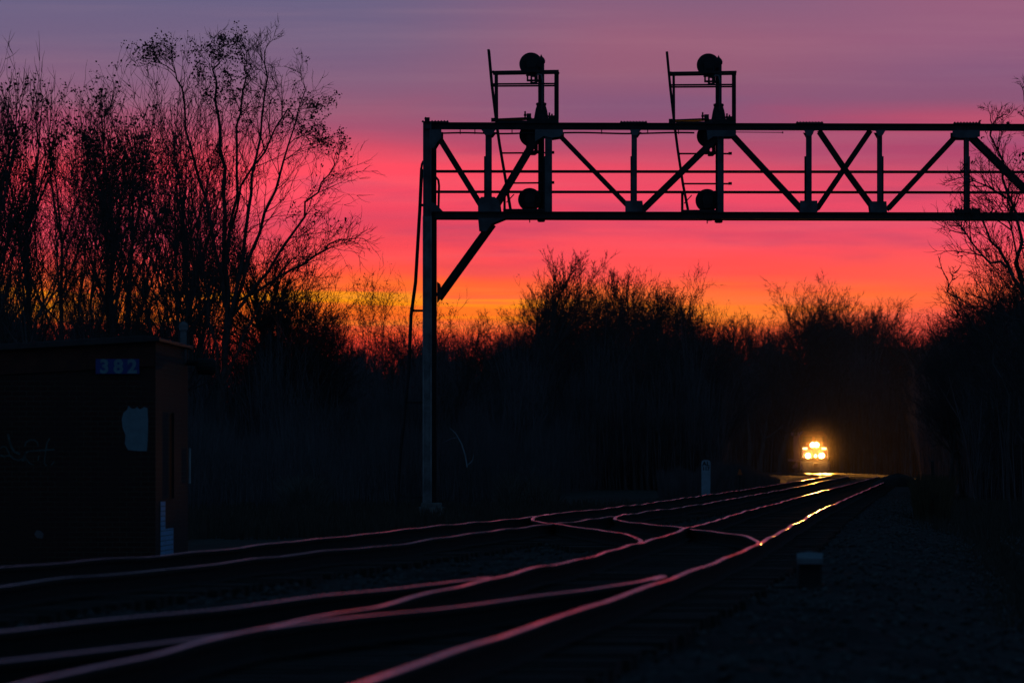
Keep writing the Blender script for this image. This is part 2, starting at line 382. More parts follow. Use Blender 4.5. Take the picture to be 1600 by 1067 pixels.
# ------------------------------------------------------------------ bare trees
class Tree:
    def __init__(s, seed): s.r = random.Random(seed); s.seg = []; s.leaf = []; s.lv = []
    def path(s, pts, r0, r1, lev):
        n = len(pts)-1
        for i in range(n):
            a = r0+(r1-r0)*i/n; b = r0+(r1-r0)*(i+1)/n
            s.seg.append((*pts[i], *pts[i+1], a, b)); s.lv.append(lev)
    def grow(s, p, d, L, r0, lev, mx, o):
        r = s.r; n = 5 if lev < 2 else 4 if lev < 3 else 3
        pts = [p]; kids = []
        for i in range(n):
            w = o['wob']*(1+.3*lev)
            d = (d+Vector((r.gauss(0,w), r.gauss(0,w), r.gauss(0,w)+o['up']))).normalized()
            p = p+d*(L/n); pts.append(p)
            if lev < mx and i >= (1 if lev else o['first']):
                k = o['kids'][min(lev, len(o['kids'])-1)]; k = int(k)+(r.random() < k-int(k))
                for _ in range(k): kids.append((p.copy(), d.copy(), 1-i/n))
        r1 = r0*(.35 if lev else .3)
        s.path(pts, r0, r1, lev)
        for kp, kd, q in kids: s.child(kp, kd, L, max(r0*(.35+.3*q), .0), lev, mx, o)
        if lev < mx: s.child(p, d, L*1.1, r1*1.4, lev, mx, o, .25)
        if lev >= mx and r.random() < o['leafy']*max(0, (p.z-o['lz'])/3.0): s.leaves(p, o)
    def child(s, kp, kd, L, rr, lev, mx, o, ang=None):
        r = s.r; a = ang if ang is not None else o['ang']*(.7+.6*r.random())
        rv = Vector((r.gauss(0,1), r.gauss(0,1), r.gauss(0,1))); pr = (rv-kd*rv.dot(kd)).normalized()
        nd = (kd*math.cos(a)+pr*math.sin(a)).normalized()
        s.grow(kp, nd, L*o['len']*(.65+.6*r.random()), max(rr*.75, o['rmin']), lev+1, mx, o)
    def leaves(s, p, o):
        if o['leafy'] < 1 and math.sin(p.x*2.1+1.3)+math.sin(p.y*2.3)+math.sin(p.z*1.9+p.x) < .1: return
        for _ in range(s.r.randint(3, 8)):
            s.leaf.append((p.x+s.r.gauss(0,.08), p.y+s.r.gauss(0,.08), p.z+s.r.gauss(0,.08), .022+.024*s.r.random()))
    def meshes(s, nm, mbk, split=1):
        A = np.array(s.seg); lv = np.array(s.lv); out = []
        for sel in (lv <= split, lv > split):
            B = A[sel]
            if not len(B): out.append(None); continue
            p0, p1, r0, r1 = B[:,0:3], B[:,3:6], B[:,6], B[:,7]
            d = p1-p0; d /= np.linalg.norm(d, axis=1)[:,None]+1e-9
            ref = np.where(np.abs(d[:,2:3]) > .9, np.array([[1.,0,0]]), np.array([[0,0,1.]])); u = np.cross(d, ref); u /= np.linalg.norm(u, axis=1)[:,None]; w = np.cross(d, u)
            k = 6 if sel is not None and len(B) < 2500 and len(out) == 0 else 3
            an = np.arange(k)*2*np.pi/k; cs, sn = np.cos(an), np.sin(an)
            ring = u[:,None,:]*cs[None,:,None]+w[:,None,:]*sn[None,:,None]
            v = np.stack([p0[:,None,:]+ring*r0[:,None,None], (p1+d*r1[:,None]*.5)[:,None,:]+ring*r1[:,None,None]], 1)
            base = (np.arange(len(B))*2*k)[:,None]; j = np.arange(k)[None,:]; j2 = (j+1)%k
            f = np.stack([base+j, base+j2, base+k+j2, base+k+j], -1).reshape(-1,4); v = v.reshape(-1,3)
            mi = np.zeros(len(f))
            if len(out) == 1 and s.leaf:
                Lf = np.array(s.leaf); rs = np.random.RandomState(1); n = len(Lf)
                a = rs.randn(n,3); a /= np.linalg.norm(a,axis=1)[:,None]; b = rs.randn(n,3); b -= a*(a*b).sum(1)[:,None]; b /= np.linalg.norm(b,axis=1)[:,None]
                q = np.stack([Lf[:,:3]-a*Lf[:,3:]*1.3, Lf[:,:3]-b*Lf[:,3:]*.8, Lf[:,:3]+a*Lf[:,3:]*1.3, Lf[:,:3]+b*Lf[:,3:]*.8], 1).reshape(-1,3)
                f = np.concatenate([f, (np.arange(n*4).reshape(-1,4)+len(v))]); v = np.concatenate([v, q]); mi = np.concatenate([mi, np.ones(n)])
            out.append(npmesh(nm+('_trunk' if len(out) == 0 else '_crown'), v, f, [mbk, M_leaf], mi))
        return out
OPT = dict(wob=.07, up=.05, first=1, kids=(2.0,1.7,1.6,1.3), ang=.62, len=.55, leafy=0, lz=0, rmin=.008)
def std(seed, H=10., r0=.10, mx=4, bk=None, stems=1, lean=.06, **k):
    o = dict(OPT); o.update(k); T = Tree(seed)
    for i in range(stems):
        d = Vector((T.r.gauss(0, lean), T.r.gauss(0, lean), 1)).normalized()
        T.grow(Vector((T.r.gauss(0,.1*(stems>1)), T.r.gauss(0,.1*(stems>1)), -.1)), d, H*.62*(1 if i == 0 else T.r.uniform(.7, 1)), r0, 0, mx, o)
    me = T.meshes('tree', bk or M_bark)
    z = float(np.percentile(np.array(T.seg)[:,5], 99.3)); A_ = np.array(T.seg); tp = A_[A_[:,5] > z*.9]; return me, z, (float(tp[:,3].mean()), float(tp[:,4].mean()))
TYPES = {
 'leafy': [std(21, mx=4, lean=.02, wob=.06, kids=(2.4,1.9,1.7,1.3), len=.55, ang=.62, up=.07, first=3, leafy=1.0, lz=7.0), std(22, mx=4, kids=(2.6,1.9,1.6,1.3), len=.48, ang=.6, up=.1, leafy=.6, lz=6.5)],
 'bare': [std(31, mx=4, ang=.48, up=.11, kids=(2.6,1.8,1.6,1.2), len=.5), std(32, mx=4, ang=.42, up=.13, kids=(2.8,1.8,1.5,1.2), len=.48), std(33, mx=4, ang=.6, up=.07, kids=(2.4,2,1.6,1.2), len=.52)],
 'twiggy': [std(71, mx=4, wob=.11, ang=.6, up=.09, first=1, kids=(2.4,1.9,1.7,1.3), len=.50, leafy=.25, lz=6.5, rmin=.009), std(72, mx=4, wob=.12, ang=.6, up=.08, first=2, kids=(2.6,1.9,1.7,1.3), len=.5, rmin=.010)],
 'pole': [std(61, mx=3, ang=.4, up=.12, first=2, r0=.10, kids=(2.0,1.8,1.6), len=.36, wob=.04, lean=.03), std(62, mx=3, ang=.45, up=.1, first=2, r0=.12, kids=(2.0,2.0,1.6), len=.34, wob=.04, lean=.05, leafy=.5, lz=6)],
 'multi': [std(41, mx=3, stems=6, lean=.22, r0=.07, ang=.45, up=.08, kids=(2.2,1.8,1.5), len=.5), std(42, mx=3, stems=7, lean=.28, r0=.06, ang=.5, up=.06, kids=(2.2,1.8,1.5), len=.5)],
 'far': [std(51, mx=4, first=1, r0=.15, lean=.03, wob=.09, ang=.55, up=.08, kids=(3,2.4,2.0,1.6), len=.43, rmin=.009), std(52, mx=4, stems=2, r0=.13, lean=.10, wob=.10, ang=.55, up=.07, kids=(2.6,2.4,2.0,1.6), len=.44, rmin=.009), std(53, mx=4, first=2, r0=.15, lean=.03, wob=.08, ang=.48, up=.10, kids=(3,2.4,2.0,1.6), len=.40, rmin=.009), std(54, mx=4, first=1, r0=.14, lean=.05, wob=.12, ang=.62, up=.05, kids=(3,2.4,2.0,1.6), len=.42, rmin=.009)],
}
KINDL = {'twiggy': ('tree', 'crooked twiggy tree'), 'pole': ('tree', 'slender straight-trunked tree'), 'leafy': ('tree', 'tree with withered upper leaves'), 'bare': ('tree', 'tall bare fine-twigged tree'), 'multi': ('shrub', 'bare many-stemmed thicket bush'), 'far': ('tree', 'bare distant tree')}
NAMES = {'twiggy': 'twiggy_tree', 'pole': 'slender_tree', 'leafy': 'leafy_tree', 'bare': 'bare_tree', 'multi': 'bare_shrub', 'far': 'distant_tree'}
trr = random.Random(99); tree_count = [0]
def plant(kind, x, D, top, group, label=None, var=None, rz=None):
    T = TYPES[kind]; me, z, (tx_, ty_) = T[trr.randrange(len(T)) if var is None else var]
    H = HT(top, D); s = H/z
    e = empty(NAMES[kind], (GX(x, D), D, 0), label or (KINDL[kind][1]+' '+group[1]), KINDL[kind][0], group[0], trr.uniform(0, 6.28) if rz is None else rz)
    if label is None: e['auto'] = 1
    e.scale = (s*trr.uniform(.9,1.1), s*trr.uniform(.9,1.1), s)
    e.location.x -= .7*s*(tx_*math.cos(e.rotation_euler.z)-ty_*math.sin(e.rotation_euler.z))
    a = link('trunk', me[0], e); b = link('crown', me[1], e); tree_count[0] += 1
    return e
gL = ('trees crowded at the left behind the brick hut', 'in the crowd behind the brick hut')
gM = ('low trees between the left trees and the gantry', 'in the low belt beyond the gantry post')
gC = ('trees of the clump under the gantry span', 'in the clump under the gantry span')
gF = ('distant trees above the train', 'in the far treeline above the train')
gRt = ('trees at the right edge', 'at the right edge under the gantry')
# the big spreading tree, limbs laid out one by one
def limb_tree(name, D0, xb, limbs, seed, tw, label, **k):
    T = Tree(seed); bx0 = GX(xb, D0); o = dict(OPT); o.update(wob=.11, up=.05, ang=.6, len=.62, leafy=.45, lz=8.5, rmin=.008, kids=(1.8,1.7,1.5,1.3)); o.update(k); r = T.r
    for pts, r0, r1 in limbs:
        yo = r.uniform(-1.6, 1.6); n = len(pts); Q = []
        for i, (x, y) in enumerate(pts):
            q = P(x, y, D0); Q.append(Vector((q.x-bx0, yo*(i/(n-1)) if r0 < .16 else 0, q.z)))
        S2 = [Q[0]]
        for a, b in zip(Q, Q[1:]):
            for k_ in (1, 2, 3): S2.append(a.lerp(b, k_/3)+Vector((r.gauss(0,.06), r.gauss(0,.07), r.gauss(0,.05))))
        T.path(S2, r0*.8, r1, 0); m = len(S2)
        for i in range(m//3, m):
            q = i/m; d = (S2[min(i+1,m-1)]-S2[max(i-1,0)]).normalized()
            for _ in range(2 if r.random() < .75 else 1): T.child(S2[i], d, tw*(1.35-q), .028*(1.2-.6*q), 1, 4, o)
    me = T.meshes(name, M_bark, 0); e = empty(name, (bx0, D0, 0), label, 'tree'); link('trunk', me[0], e); link('crown', me[1], e)
limb_tree('spreading_tree', 185.0, 349, [([(348,800),(350,640),(351,540),(352,420),(350,300),(343,205),(334,130),(342,85)], .17, .02),
      ([(350,560),(372,450),(390,330),(400,250),(418,150),(412,80)], .11, .018), ([(352,520),(392,405),(430,300),(455,230),(478,140)], .10, .016),
      ([(356,500),(420,425),(470,345),(508,285),(524,252)], .08, .014), ([(352,480),(332,350),(302,235),(286,140),(270,110)], .09, .016),
      ([(372,470),(440,432),(490,402),(528,376),(546,374)], .07, .012), ([(350,600),(385,520),(420,450),(452,410),(470,395)], .07, .012),
      ([(351,430),(370,300),(372,200),(386,120),(390,90)], .08, .014), ([(349,620),(330,500),(312,380),(300,300),(292,260)], .08, .014),
      ([(352,400),(378,290),(425,215),(450,170),(462,190)], .06, .012)], 5, 2.1, 'wide spreading tree with long limbs reaching right, rightmost of the left crowd')
limb_tree('overhanging_tree', 118.0, 1660, [([(1662,860),(1655,700),(1645,600),(1610,470),(1572,418),(1532,350)], .12, .02), ([(1610,470),(1592,380),(1575,300),(1562,235),(1548,185)], .06, .012),
      ([(1650,640),(1630,420),(1606,270),(1584,170)], .07, .012), ([(1572,418),(1540,395),(1512,360),(1500,345)], .035, .008), ([(1630,420),(1590,320),(1545,290),(1508,278)], .045, .008),
      ([(1655,700),(1652,400),(1640,260),(1625,150)], .08, .012), ([(1600,440),(1580,360),(1560,340),(1535,320)], .03, .008), ([(1640,560),(1600,500),(1560,480),(1535,450)], .04, .008)], 8, 1.05,
      'slightly blurred bare tree leaning in over the gantry at the right edge', leafy=.12, lz=7.5, rmin=.006)
limb_tree('snag_tree', 125.0, 1575, [([(1580,830),(1572,620),(1550,545),(1515,495),(1484,452),(1463,410)], .04, .008), ([(1484,452),(1490,430),(1499,418)], .014, .006), ([(1515,495),(1498,492),(1482,488)], .012, .005), ([(1550,545),(1545,500),(1552,460)], .015, .005)], 9, .35,
      'thin crooked snag leaning left out of the dark thicket at right', leafy=0, kids=(.7,.6,.5,.4), rmin=.005)
for x, D, top, k, lab in [
  (4, 190, 80, 'bare', 'tall bare tree with whip-like top twigs at the left picture edge'), (52, 200, 140, 'bare', 'bare tree just right of the leftmost whip-topped tree'),
  (118, 178, 104, 'leafy', 'rounded tree with dark leaf clumps above the hut roof at left'), (218, 195, 112, 'bare', 'bare pale-twigged tree between the leafy crown and the spreading tree'),
  (166, 205, 150, 'leafy', 'smaller leafy tree leaning against the rounded leafy crown'), (272, 190, 92, 'bare', 'fine-twigged tree touching the left side of the spreading tree')]:
    plant(k, x, D, top, gL, lab)
for i, x in enumerate(range(-70, 345, 25)):
    plant(['bare','pole','bare','pole'][i%4], x+trr.uniform(-8,8), trr.uniform(185, 265), [150,145,155,140][i%4]+trr.uniform(-12, 55), gL)
for x in range(-60, 480, 58):
    plant('multi', x+trr.uniform(-10,10), trr.uniform(190, 250), trr.uniform(400, 470) if x < 330 else trr.uniform(430, 480), gL)
for x, top in [(395,330),(420,380),(445,400),(465,430),(490,450)]: plant('far', x, 215, top, gL)
plant('twiggy', 592, 330, 430, gM, 'bare tree rising pale against the gold streaks left of the gantry post')
plant('twiggy', 640, 340, 450, gM, 'thin bare tree directly behind the gantry ladder')
plant('twiggy', 712, 350, 475, gM, 'slim bare tree just right of the gantry post')
for x in range(490, 815, 24):
    plant(trr.choice(['far','far','multi']), x+trr.uniform(-6,6), trr.uniform(290, 420), trr.uniform(502, 540)+(8 if 520 < x < 570 else 0), gM)
plant('far', 796, 330, 482, gC, 'small bare tree standing apart at the left of the clump under the gantry')
plant('far', 878, 335, 392, gC, 'bare tree with two whip stems topping the clump under the gantry', 2)
for x, top in [(838,480),(852,455),(868,436),(892,430),(915,440),(940,425),(958,415),(985,432),(1005,428),(1030,438),(1052,432),(1072,455),(1090,478)]:
    for k in range(2): plant(['far','twiggy'][k], x+trr.uniform(-8,8), trr.uniform(330, 420), top+10+trr.uniform(0,26)*k, gC)
for x in range(825, 1110, 30): plant('multi', x, trr.uniform(330, 400), trr.uniform(495, 530), gC)
for x in range(1124, 1500, 13):
    tp = np.interp(x, [1108,1135,1165,1200,1235,1265,1300,1330,1370,1410,1440,1470,1500], [515,492,486,505,478,460,450,458,474,488,505,520,505])
    plant('far', x+trr.uniform(-5,5), trr.uniform(660, 800), tp+trr.uniform(-4,22), gF)
plant('twiggy', 1650, 150, 250, gRt)
plant('far', 1600, 170, 400, gRt)
for x in range(1480, 1680, 16): plant(trr.choice(['multi','far']), x, trr.uniform(200, 300), np.interp(x, [1480,1520,1560,1600],[480,455,440,400])+trr.uniform(0,30), gRt)
# dense brushwood and understory that nobody could count
def brush(name, n, xr, Dr, topf, width, label, seed, bot=.0, twigs=3, m=None, cat='undergrowth'):
    r = np.random.RandomState(seed); x = xr[0]+(xr[1]-xr[0])*r.rand(n); D = Dr(x, r.rand(n)); top = topf(x)
    md = .80+.13*np.sin(x*.045+seed)+.08*np.sin(x*.13+2*seed)+.05*np.sin(x*.41); H = (EYE+(HZ-top)/F*D)*(.28+.80*r.rand(n)**.85)*md*1.12; X = (x-800)/F*D
    b = np.stack([X, D, np.full(n, bot-.1)], -1); ln = r.randn(n,2)*.07
    segs = []
    mid = b+np.stack([ln[:,0]*H*.5, ln[:,1]*H*.5, H*.5], -1); tip = b+np.stack([(ln[:,0]+r.randn(n)*.05)*H, (ln[:,1]+r.randn(n)*.05)*H, H], -1)
    w = width*(.6+.8*r.rand(n)); segs.append((b, mid, w, w*.7)); segs.append((mid, tip, w*.7, w*.15))
    for _ in range(twigs):
        q = r.rand(n)[:,None]*.55+.25; p0 = b+(tip-b)*q; a = r.rand(n)*6.28; L = H*(.14+.2*r.rand(n))
        p1 = p0+np.stack([np.cos(a)*L*.5, np.sin(a)*L*.5, L*.8], -1); segs.append((p0, p1, w*.4, w*.1))
        p2 = p0+(p1-p0)*.5; p3 = p2+np.stack([np.cos(a+2)*L*.3, np.sin(a+2)*L*.3, L*.45], -1); segs.append((p2, p3, w*.28, w*.08))
    V = []; Fc = []; c = 0
    for p0, p1, r0, r1 in segs:
        k = 3; an = np.arange(k)*2*np.pi/k+.5; ring = np.stack([np.cos(an), np.sin(an), 0*an], -1)
        v = np.stack([p0[:,None]+ring[None]*r0[:,None,None], p1[:,None]+ring[None]*r1[:,None,None]], 1).reshape(-1,3)
        base = (np.arange(n)*2*k)[:,None]+c; j = np.arange(k)[None]; j2 = (j+1)%k
        Fc.append(np.stack([base+j, base+j2, base+k+j2, base+k+j], -1).reshape(-1,4)); V.append(v); c += len(v)
    o = link(name, npmesh(name, np.concatenate(V), np.concatenate(Fc), m or M_brush)); tag(o, label, cat, kind='stuff'); return o
brush('undergrowth', 12000, (-120, 520), lambda x, q: 200+80*q, lambda x: np.interp(x, [-120,0,150,250,300,400,480,520],[450,455,475,510,540,535,540,545]), .035, 'dark tangled undergrowth filling the space under the left trees', 1)
brush('undergrowth', 12000, (480, 830), lambda x, q: 300+130*q, lambda x: np.interp(x, [480,520,560,620,700,760,830],[530,550,560,545,550,545,540]), .05, 'dark thicket between the left trees and the clump, behind the gantry post', 2)
brush('undergrowth', 12000, (800, 1125), lambda x, q: 335+130*q, lambda x: np.interp(x, [800,840,900,1000,1060,1100,1125],[550,548,540,545,535,550,600]), .05, 'dark thicket under the tree clump below the gantry span', 3)
brush('undergrowth', 16000, (1085, 1520), lambda x, q: 690+200*q, lambda x: np.interp(x, [1085,1120,1200,1300,1400,1450,1520],[550,552,550,540,540,545,520]), .10, 'distant dark woods rising behind the approaching train', 4)
brush('undergrowth', 12000, (1440, 1760), lambda x, q: 200+140*q+np.clip(1520-x, 0, 80)*3, lambda x: np.interp(x, [1440,1475,1500,1540,1600,1700],[590,560,530,512,490,470]), .045, 'dark thicket filling the right picture edge beside the service road', 5)
brush('undergrowth', 9000, (240, 1130), lambda x, q: np.interp(x, [240,500,800,1130],[150,175,240,460])*(1+.25*q), lambda x: np.interp(x, [240,500,800,1130],[640,640,640,660]), .022, 'low scrub along the foot of the woods behind the left-hand track', 6)
Dt = np.arange(230, 625, 1.0); pxt = (fL(Dt)-4.7)/Dt*F+800
brush('undergrowth', 6000, (float(pxt[0]), float(pxt.max())-4), lambda x, q: np.interp(x, pxt[:int(pxt.argmax())], Dt[:int(pxt.argmax())])*(1+.10*q), lambda x: 721-3*np.sin(x*.07)**2+np.clip(x-1175, 0, 60)*.55, .018, 'knee-high weeds added along the left shoulder of the far track to cover lamp-lit ground', 7, 0.0, 3)  # weed strip added to hide the patch of ground the headlamps light up
# ------------------------------------------------------------------ signal gantry
PHI = .03; GD = 148.0; GX0 = GX(672, GD)
def Q(x, y, off=0.0):
    k = (x-800)/F; t = (k*GD-GX0)/(math.cos(PHI)+k*math.sin(PHI))
    D = GD-t*math.sin(PHI); return Vector((k*D+off*math.sin(PHI), D+off*math.cos(PHI), EYE+(HZ-y)/F*D))
PX = 148/F          # metres per photograph pixel at the gantry
GF, GB = 0.0, .95
ga = empty('signal_gantry', (Q(672,800).x, Q(672,800).y, 0), 'long dark steel lattice signal gantry spanning both tracks', 'signal gantry')
gi = ga.matrix_basis.inverted() if False else None
go = Vector(ga.location)
class GM(MB):
    def build(s, name, mats, parent=None, smooth=False, bevel=0):
        s.v = [(a-s.o[0], b-s.o[1], c-s.o[2]) for a, b, c in s.v]
        return MB.build(s, name, mats, parent, smooth, bevel)
def gm(o=None):
    x = GM(); x.o = tuple(o if o is not None else go); return x
XE = 1968
def ty(x): return 197.0+(x-672)*.0028       # row of the top chord's middle
def by(x): return 336.0+(x-672)*.0022
for off in (GF, GB):
    m = gm(); oy = 0 if off == GF else -4; m.beam(Q(662,ty(662)+oy,off), Q(XE+10,ty(XE)+oy,off), (11 if off == GF else 8)*PX, .16); m.build('top_chord', M_dark, ga)
    m = gm(); m.beam(Q(680,by(680),off), Q(XE-8,by(XE),off), 10.5*PX, .16); m.build('bottom_chord', M_dark, ga)
diags = [((684,212),(752,322),9),((836,218),(773,324),11),((868,205),(985,326),7),((1123,212),(1004,328),10),((1140,206),(1252,326),8.5),
         ((1280,204),(1322,266),7.5),((1322,266),(1366,326),7.5),((1360,204),(1277,326),8.5)]
half = diags[:5]; alld = list(diags)
for (a, b, w) in half: alld.append(((2640-a[0],a[1]),(2640-b[0],b[1]),w))
for off in (GF, GB):
    for a, b, w in alld:
        m = gm(); m.beam(Q(a[0],a[1],off+.004), Q(b[0],b[1],off+.004), w*PX*(1 if off == GF else .7), .09, prof='I', tf=.014); m.build('diagonal_brace', M_dark, ga)
verts = [(763,9),(857,11),(991,8.5),(1126,9.5),(1264,8.5),(1375,6.5),(1511,6),(1640,9),(1783,10),(1877,9)]
for off in (GF, GB):
    for x, w in verts:
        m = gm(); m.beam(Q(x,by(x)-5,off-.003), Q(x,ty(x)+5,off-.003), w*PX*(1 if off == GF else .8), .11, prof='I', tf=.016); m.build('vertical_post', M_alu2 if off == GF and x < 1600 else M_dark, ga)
# railing stanchion flats bolted beside each vertical
for x, dxx in [(758,0),(851,0),(987,0),(1259,0),(1379,0),(1514,0)]:
    m = gm(); m.beam(Q(x,by(x)-4,GF+.13), Q(x,244,GF+.13), 4*PX, .012, prof='box'); m.build('stanchion', M_dark, ga)
def gusset(pts, off=-.085, mt=None, t=.014):
    m = gm(); m.prism([Q(x,y,off) for x, y in pts], Vector((0,0,0)), Vector((0,t,0))); return m.build('gusset_plate', mt or M_alu2, ga)
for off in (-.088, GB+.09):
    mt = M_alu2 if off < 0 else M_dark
    gusset([(671,203),(690,203),(690,216),(684,222),(678,232),(671,232)], off, mt)
    gusset([(752,203),(775,203),(768,212),(759,212)], off, mt)
    gusset([(836,203),(880,203),(880,210),(875,214),(862,216),(850,213),(836,222)], off, mt)
    gusset([(984,203),(1002,203),(996,212),(988,212)], off, mt)
    gusset([(1104,204),(1150,204),(1150,213),(1140,214),(1114,214),(1106,220)], off, mt)
    gusset([(1256,204),(1273,204),(1267,213),(1261,213)], off, mt); gusset([(1367,204),(1384,204),(1378,213),(1372,213)], off, mt)
    gusset([(1488,204),(1531,204),(1531,214),(1522,216),(1497,216),(1488,214)], off, mt)
    gusset([(747,331),(747,314),(752,308),(773,308),(780,314),(782,331)], off, mt)
    gusset([(977,331),(977,314),(1004,314),(1004,331)], off, mt)
    gusset([(1250,332),(1250,314),(1277,314),(1277,332)], off, mt); gusset([(1360,332),(1358,315),(1385,315),(1386,332)], off, mt)
    gusset([(672,331),(672,316),(680,318),(690,328),(690,331)], off, mt)
    gusset([(747,341),(775,341),(790,341),(768,350),(760,362),(749,362)], off, mt)
m = gm(); m.box(Q(1511,330.5,-.05), (40*PX,.16,6*PX)); 
for k in range(-4, 5): m.box(Q(1511+k*4.6,326.8,-.05), (2.6*PX,.10,2.5*PX))
m.build('splice_plate', M_dark, ga)
for x in (680, 990, 1265, 1511):
    m = gm(); m.box(Q(x,ty(x)-6.4,0), (42*PX,.17,1.6*PX))
    for k in range(-4, 5): m.box(Q(x+k*4.8,ty(x)-7.6,0), (2.2*PX,.05,2*PX))
    m.build('splice_plate', M_dark, ga)
# rails and walkway between the two trusses
for off in (.12, GB-.12):
    for y, w in ((266.6,.036),(298.6,.036)):
        m = gm(); m.beam(Q(676,y,off), Q(XE-6,y+1.5,off), w, .05, prof='L', tf=.012); m.build('hand_rail', M_dark, ga)
for y in (331,):
    m = gm(); m.beam(Q(680,y,.47), Q(XE-8,y+2.5,.47), .035, .70, prof='box'); m.build('walkway', M_dark, ga)
for x in list(range(700, 1960, 62)):
    m = gm(); m.beam(Q(x,ty(x),GF+.05), Q(x,ty(x),GB-.05), .07, .07, side=Vector((0,0,1)), prof='L'); m.build('cross_strut', M_dark, ga)
# conduit slung under the top chord, with hangers
m = gm(); pts = [Q(x, 208.6+.7*math.sin(x*.05), -.02) for x in range(690, 838, 8)]; m.tube(pts, .022, 6)
m.tube([Q(x, 208.4+.8*math.sin(x*.04), -.02) for x in range(878, 1092, 9)], .022, 6)
for x in (719,742,800,940,1012,1060): m.tube([Q(x,202,-.02), Q(x,210,-.02)], .014, 5)
m.tube([Q(1150,207,-.03), Q(1223,207.5,-.03)], .010, 5); m.box(Q(1223,207.5,-.03), (.03,.03,.05))
m.build('cable_conduit', M_dark, ga)
# columns
def column(xa, xb, mir):
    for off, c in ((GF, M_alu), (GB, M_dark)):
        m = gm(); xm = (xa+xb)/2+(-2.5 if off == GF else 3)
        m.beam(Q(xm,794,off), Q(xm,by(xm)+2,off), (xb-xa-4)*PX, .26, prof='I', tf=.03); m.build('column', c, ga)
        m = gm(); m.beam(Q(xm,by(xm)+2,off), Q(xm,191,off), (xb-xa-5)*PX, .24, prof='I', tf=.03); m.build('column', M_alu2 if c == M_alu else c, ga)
    m = gm()
    for y in range(360, 790, 24): m.beam(Q(xm,y,GF+.13), Q(xm,y+12 if (y//24)%2 else y-12,GB-.13), .05, .02, side=Vector((1,0,0)), prof='box')
    m.build('lacing', M_dark, ga)
    m = gm(); f = Q(xm,800,GB/2); f.z = .17; m.box(f, (42*PX,1.6,.36)); m.box((f.x,f.y,.40), (32*PX,1.35,.12)); m.build('foundation', M_conc, ga, bevel=.02)
    m = gm()
    for off in (GF, GB): m.box(Q(xm,793.5,off), (.44,.40,.04))
    m.build('base_plate', M_dark, ga)
column(661, 679, 1); column(1961, 1979, -1)
m = gm(); m.box(Q(667.5,188,0), (.13,.12,.14)); m.prism([Q(663,186,-.05),Q(671,188,-.05),Q(671,186,-.05),Q(664.5,183,-.05)], Vector((0,0,0)), Vector((0,.1,0))); m.build('end_cap', M_dark, ga)
for sgn in (1, -1):
    fx = (lambda x: x) if sgn == 1 else (lambda x: 2640-x)
    for off in (GF, GB):
        m = gm(); o5 = 0 if off == GF else 3; m.beam(Q(fx(683+o5*.6),463+o5,off), Q(fx(768+o5*.6),346+o5,off), (7 if off == GF else 8)*PX, .14, prof='I', tf=.02); m.build('knee_brace', M_dark, ga)
    m = gm(); m.prism([Q(fx(683),440,-.07),Q(fx(688),444,-.07),Q(fx(690),462,-.07),Q(fx(683),472,-.07)], Vector((0,0,0)), Vector((0,1.1,0))); m.build('brace_bracket', M_dark, ga)
# ladder up the left column, seen nearly edge-on, with hoops and stand-off brackets
m = gm(); lad = [(657.5,262),(655,320),(648,440),(641,492),(637,580),(631,640),(625,700),(618,800)]
for off in (.25, .70): m.tube([Q(x,y,off) for x, y in lad], .034, 6)
for i in range(27):
    y = 270+i*19.5; x = np.interp(y, [a[1] for a in lad], [a[0] for a in lad]); m.tube([Q(x,y,.25), Q(x,y,.70)], .013, 5)
m.build('access_ladder', M_dark, ga)
m = gm()
for y in (485, 629, 777):
    x = np.interp(y, [a[1] for a in lad], [a[0] for a in lad]); m.beam(Q(x,y,.3), Q(661,y,.3), .06, .05, prof='box')
    m.beam(Q(x-2,y-4,.3), Q(x+5,y,.3), .05, .05, prof='box')
m.beam(Q(656,268,.3), Q(661,268,.3), .05, .05, prof='box'); m.beam(Q(655,320,.3), Q(661,320,.3), .07, .05, prof='box')
m.tube([Q(657.5,264,.25), Q(658.5,256,.25), Q(661,251,.25)], .03, 6)
m.build('ladder_bracket', M_dark, ga)
m = gm(); m.tube([Q(676,275.5,.2),Q(681,277,.2),Q(684.3,281,.2),Q(685.5,290,.2),Q(684.5,328,.2)], .03, 6); m.build('grab_hoop', M_dark, ga)
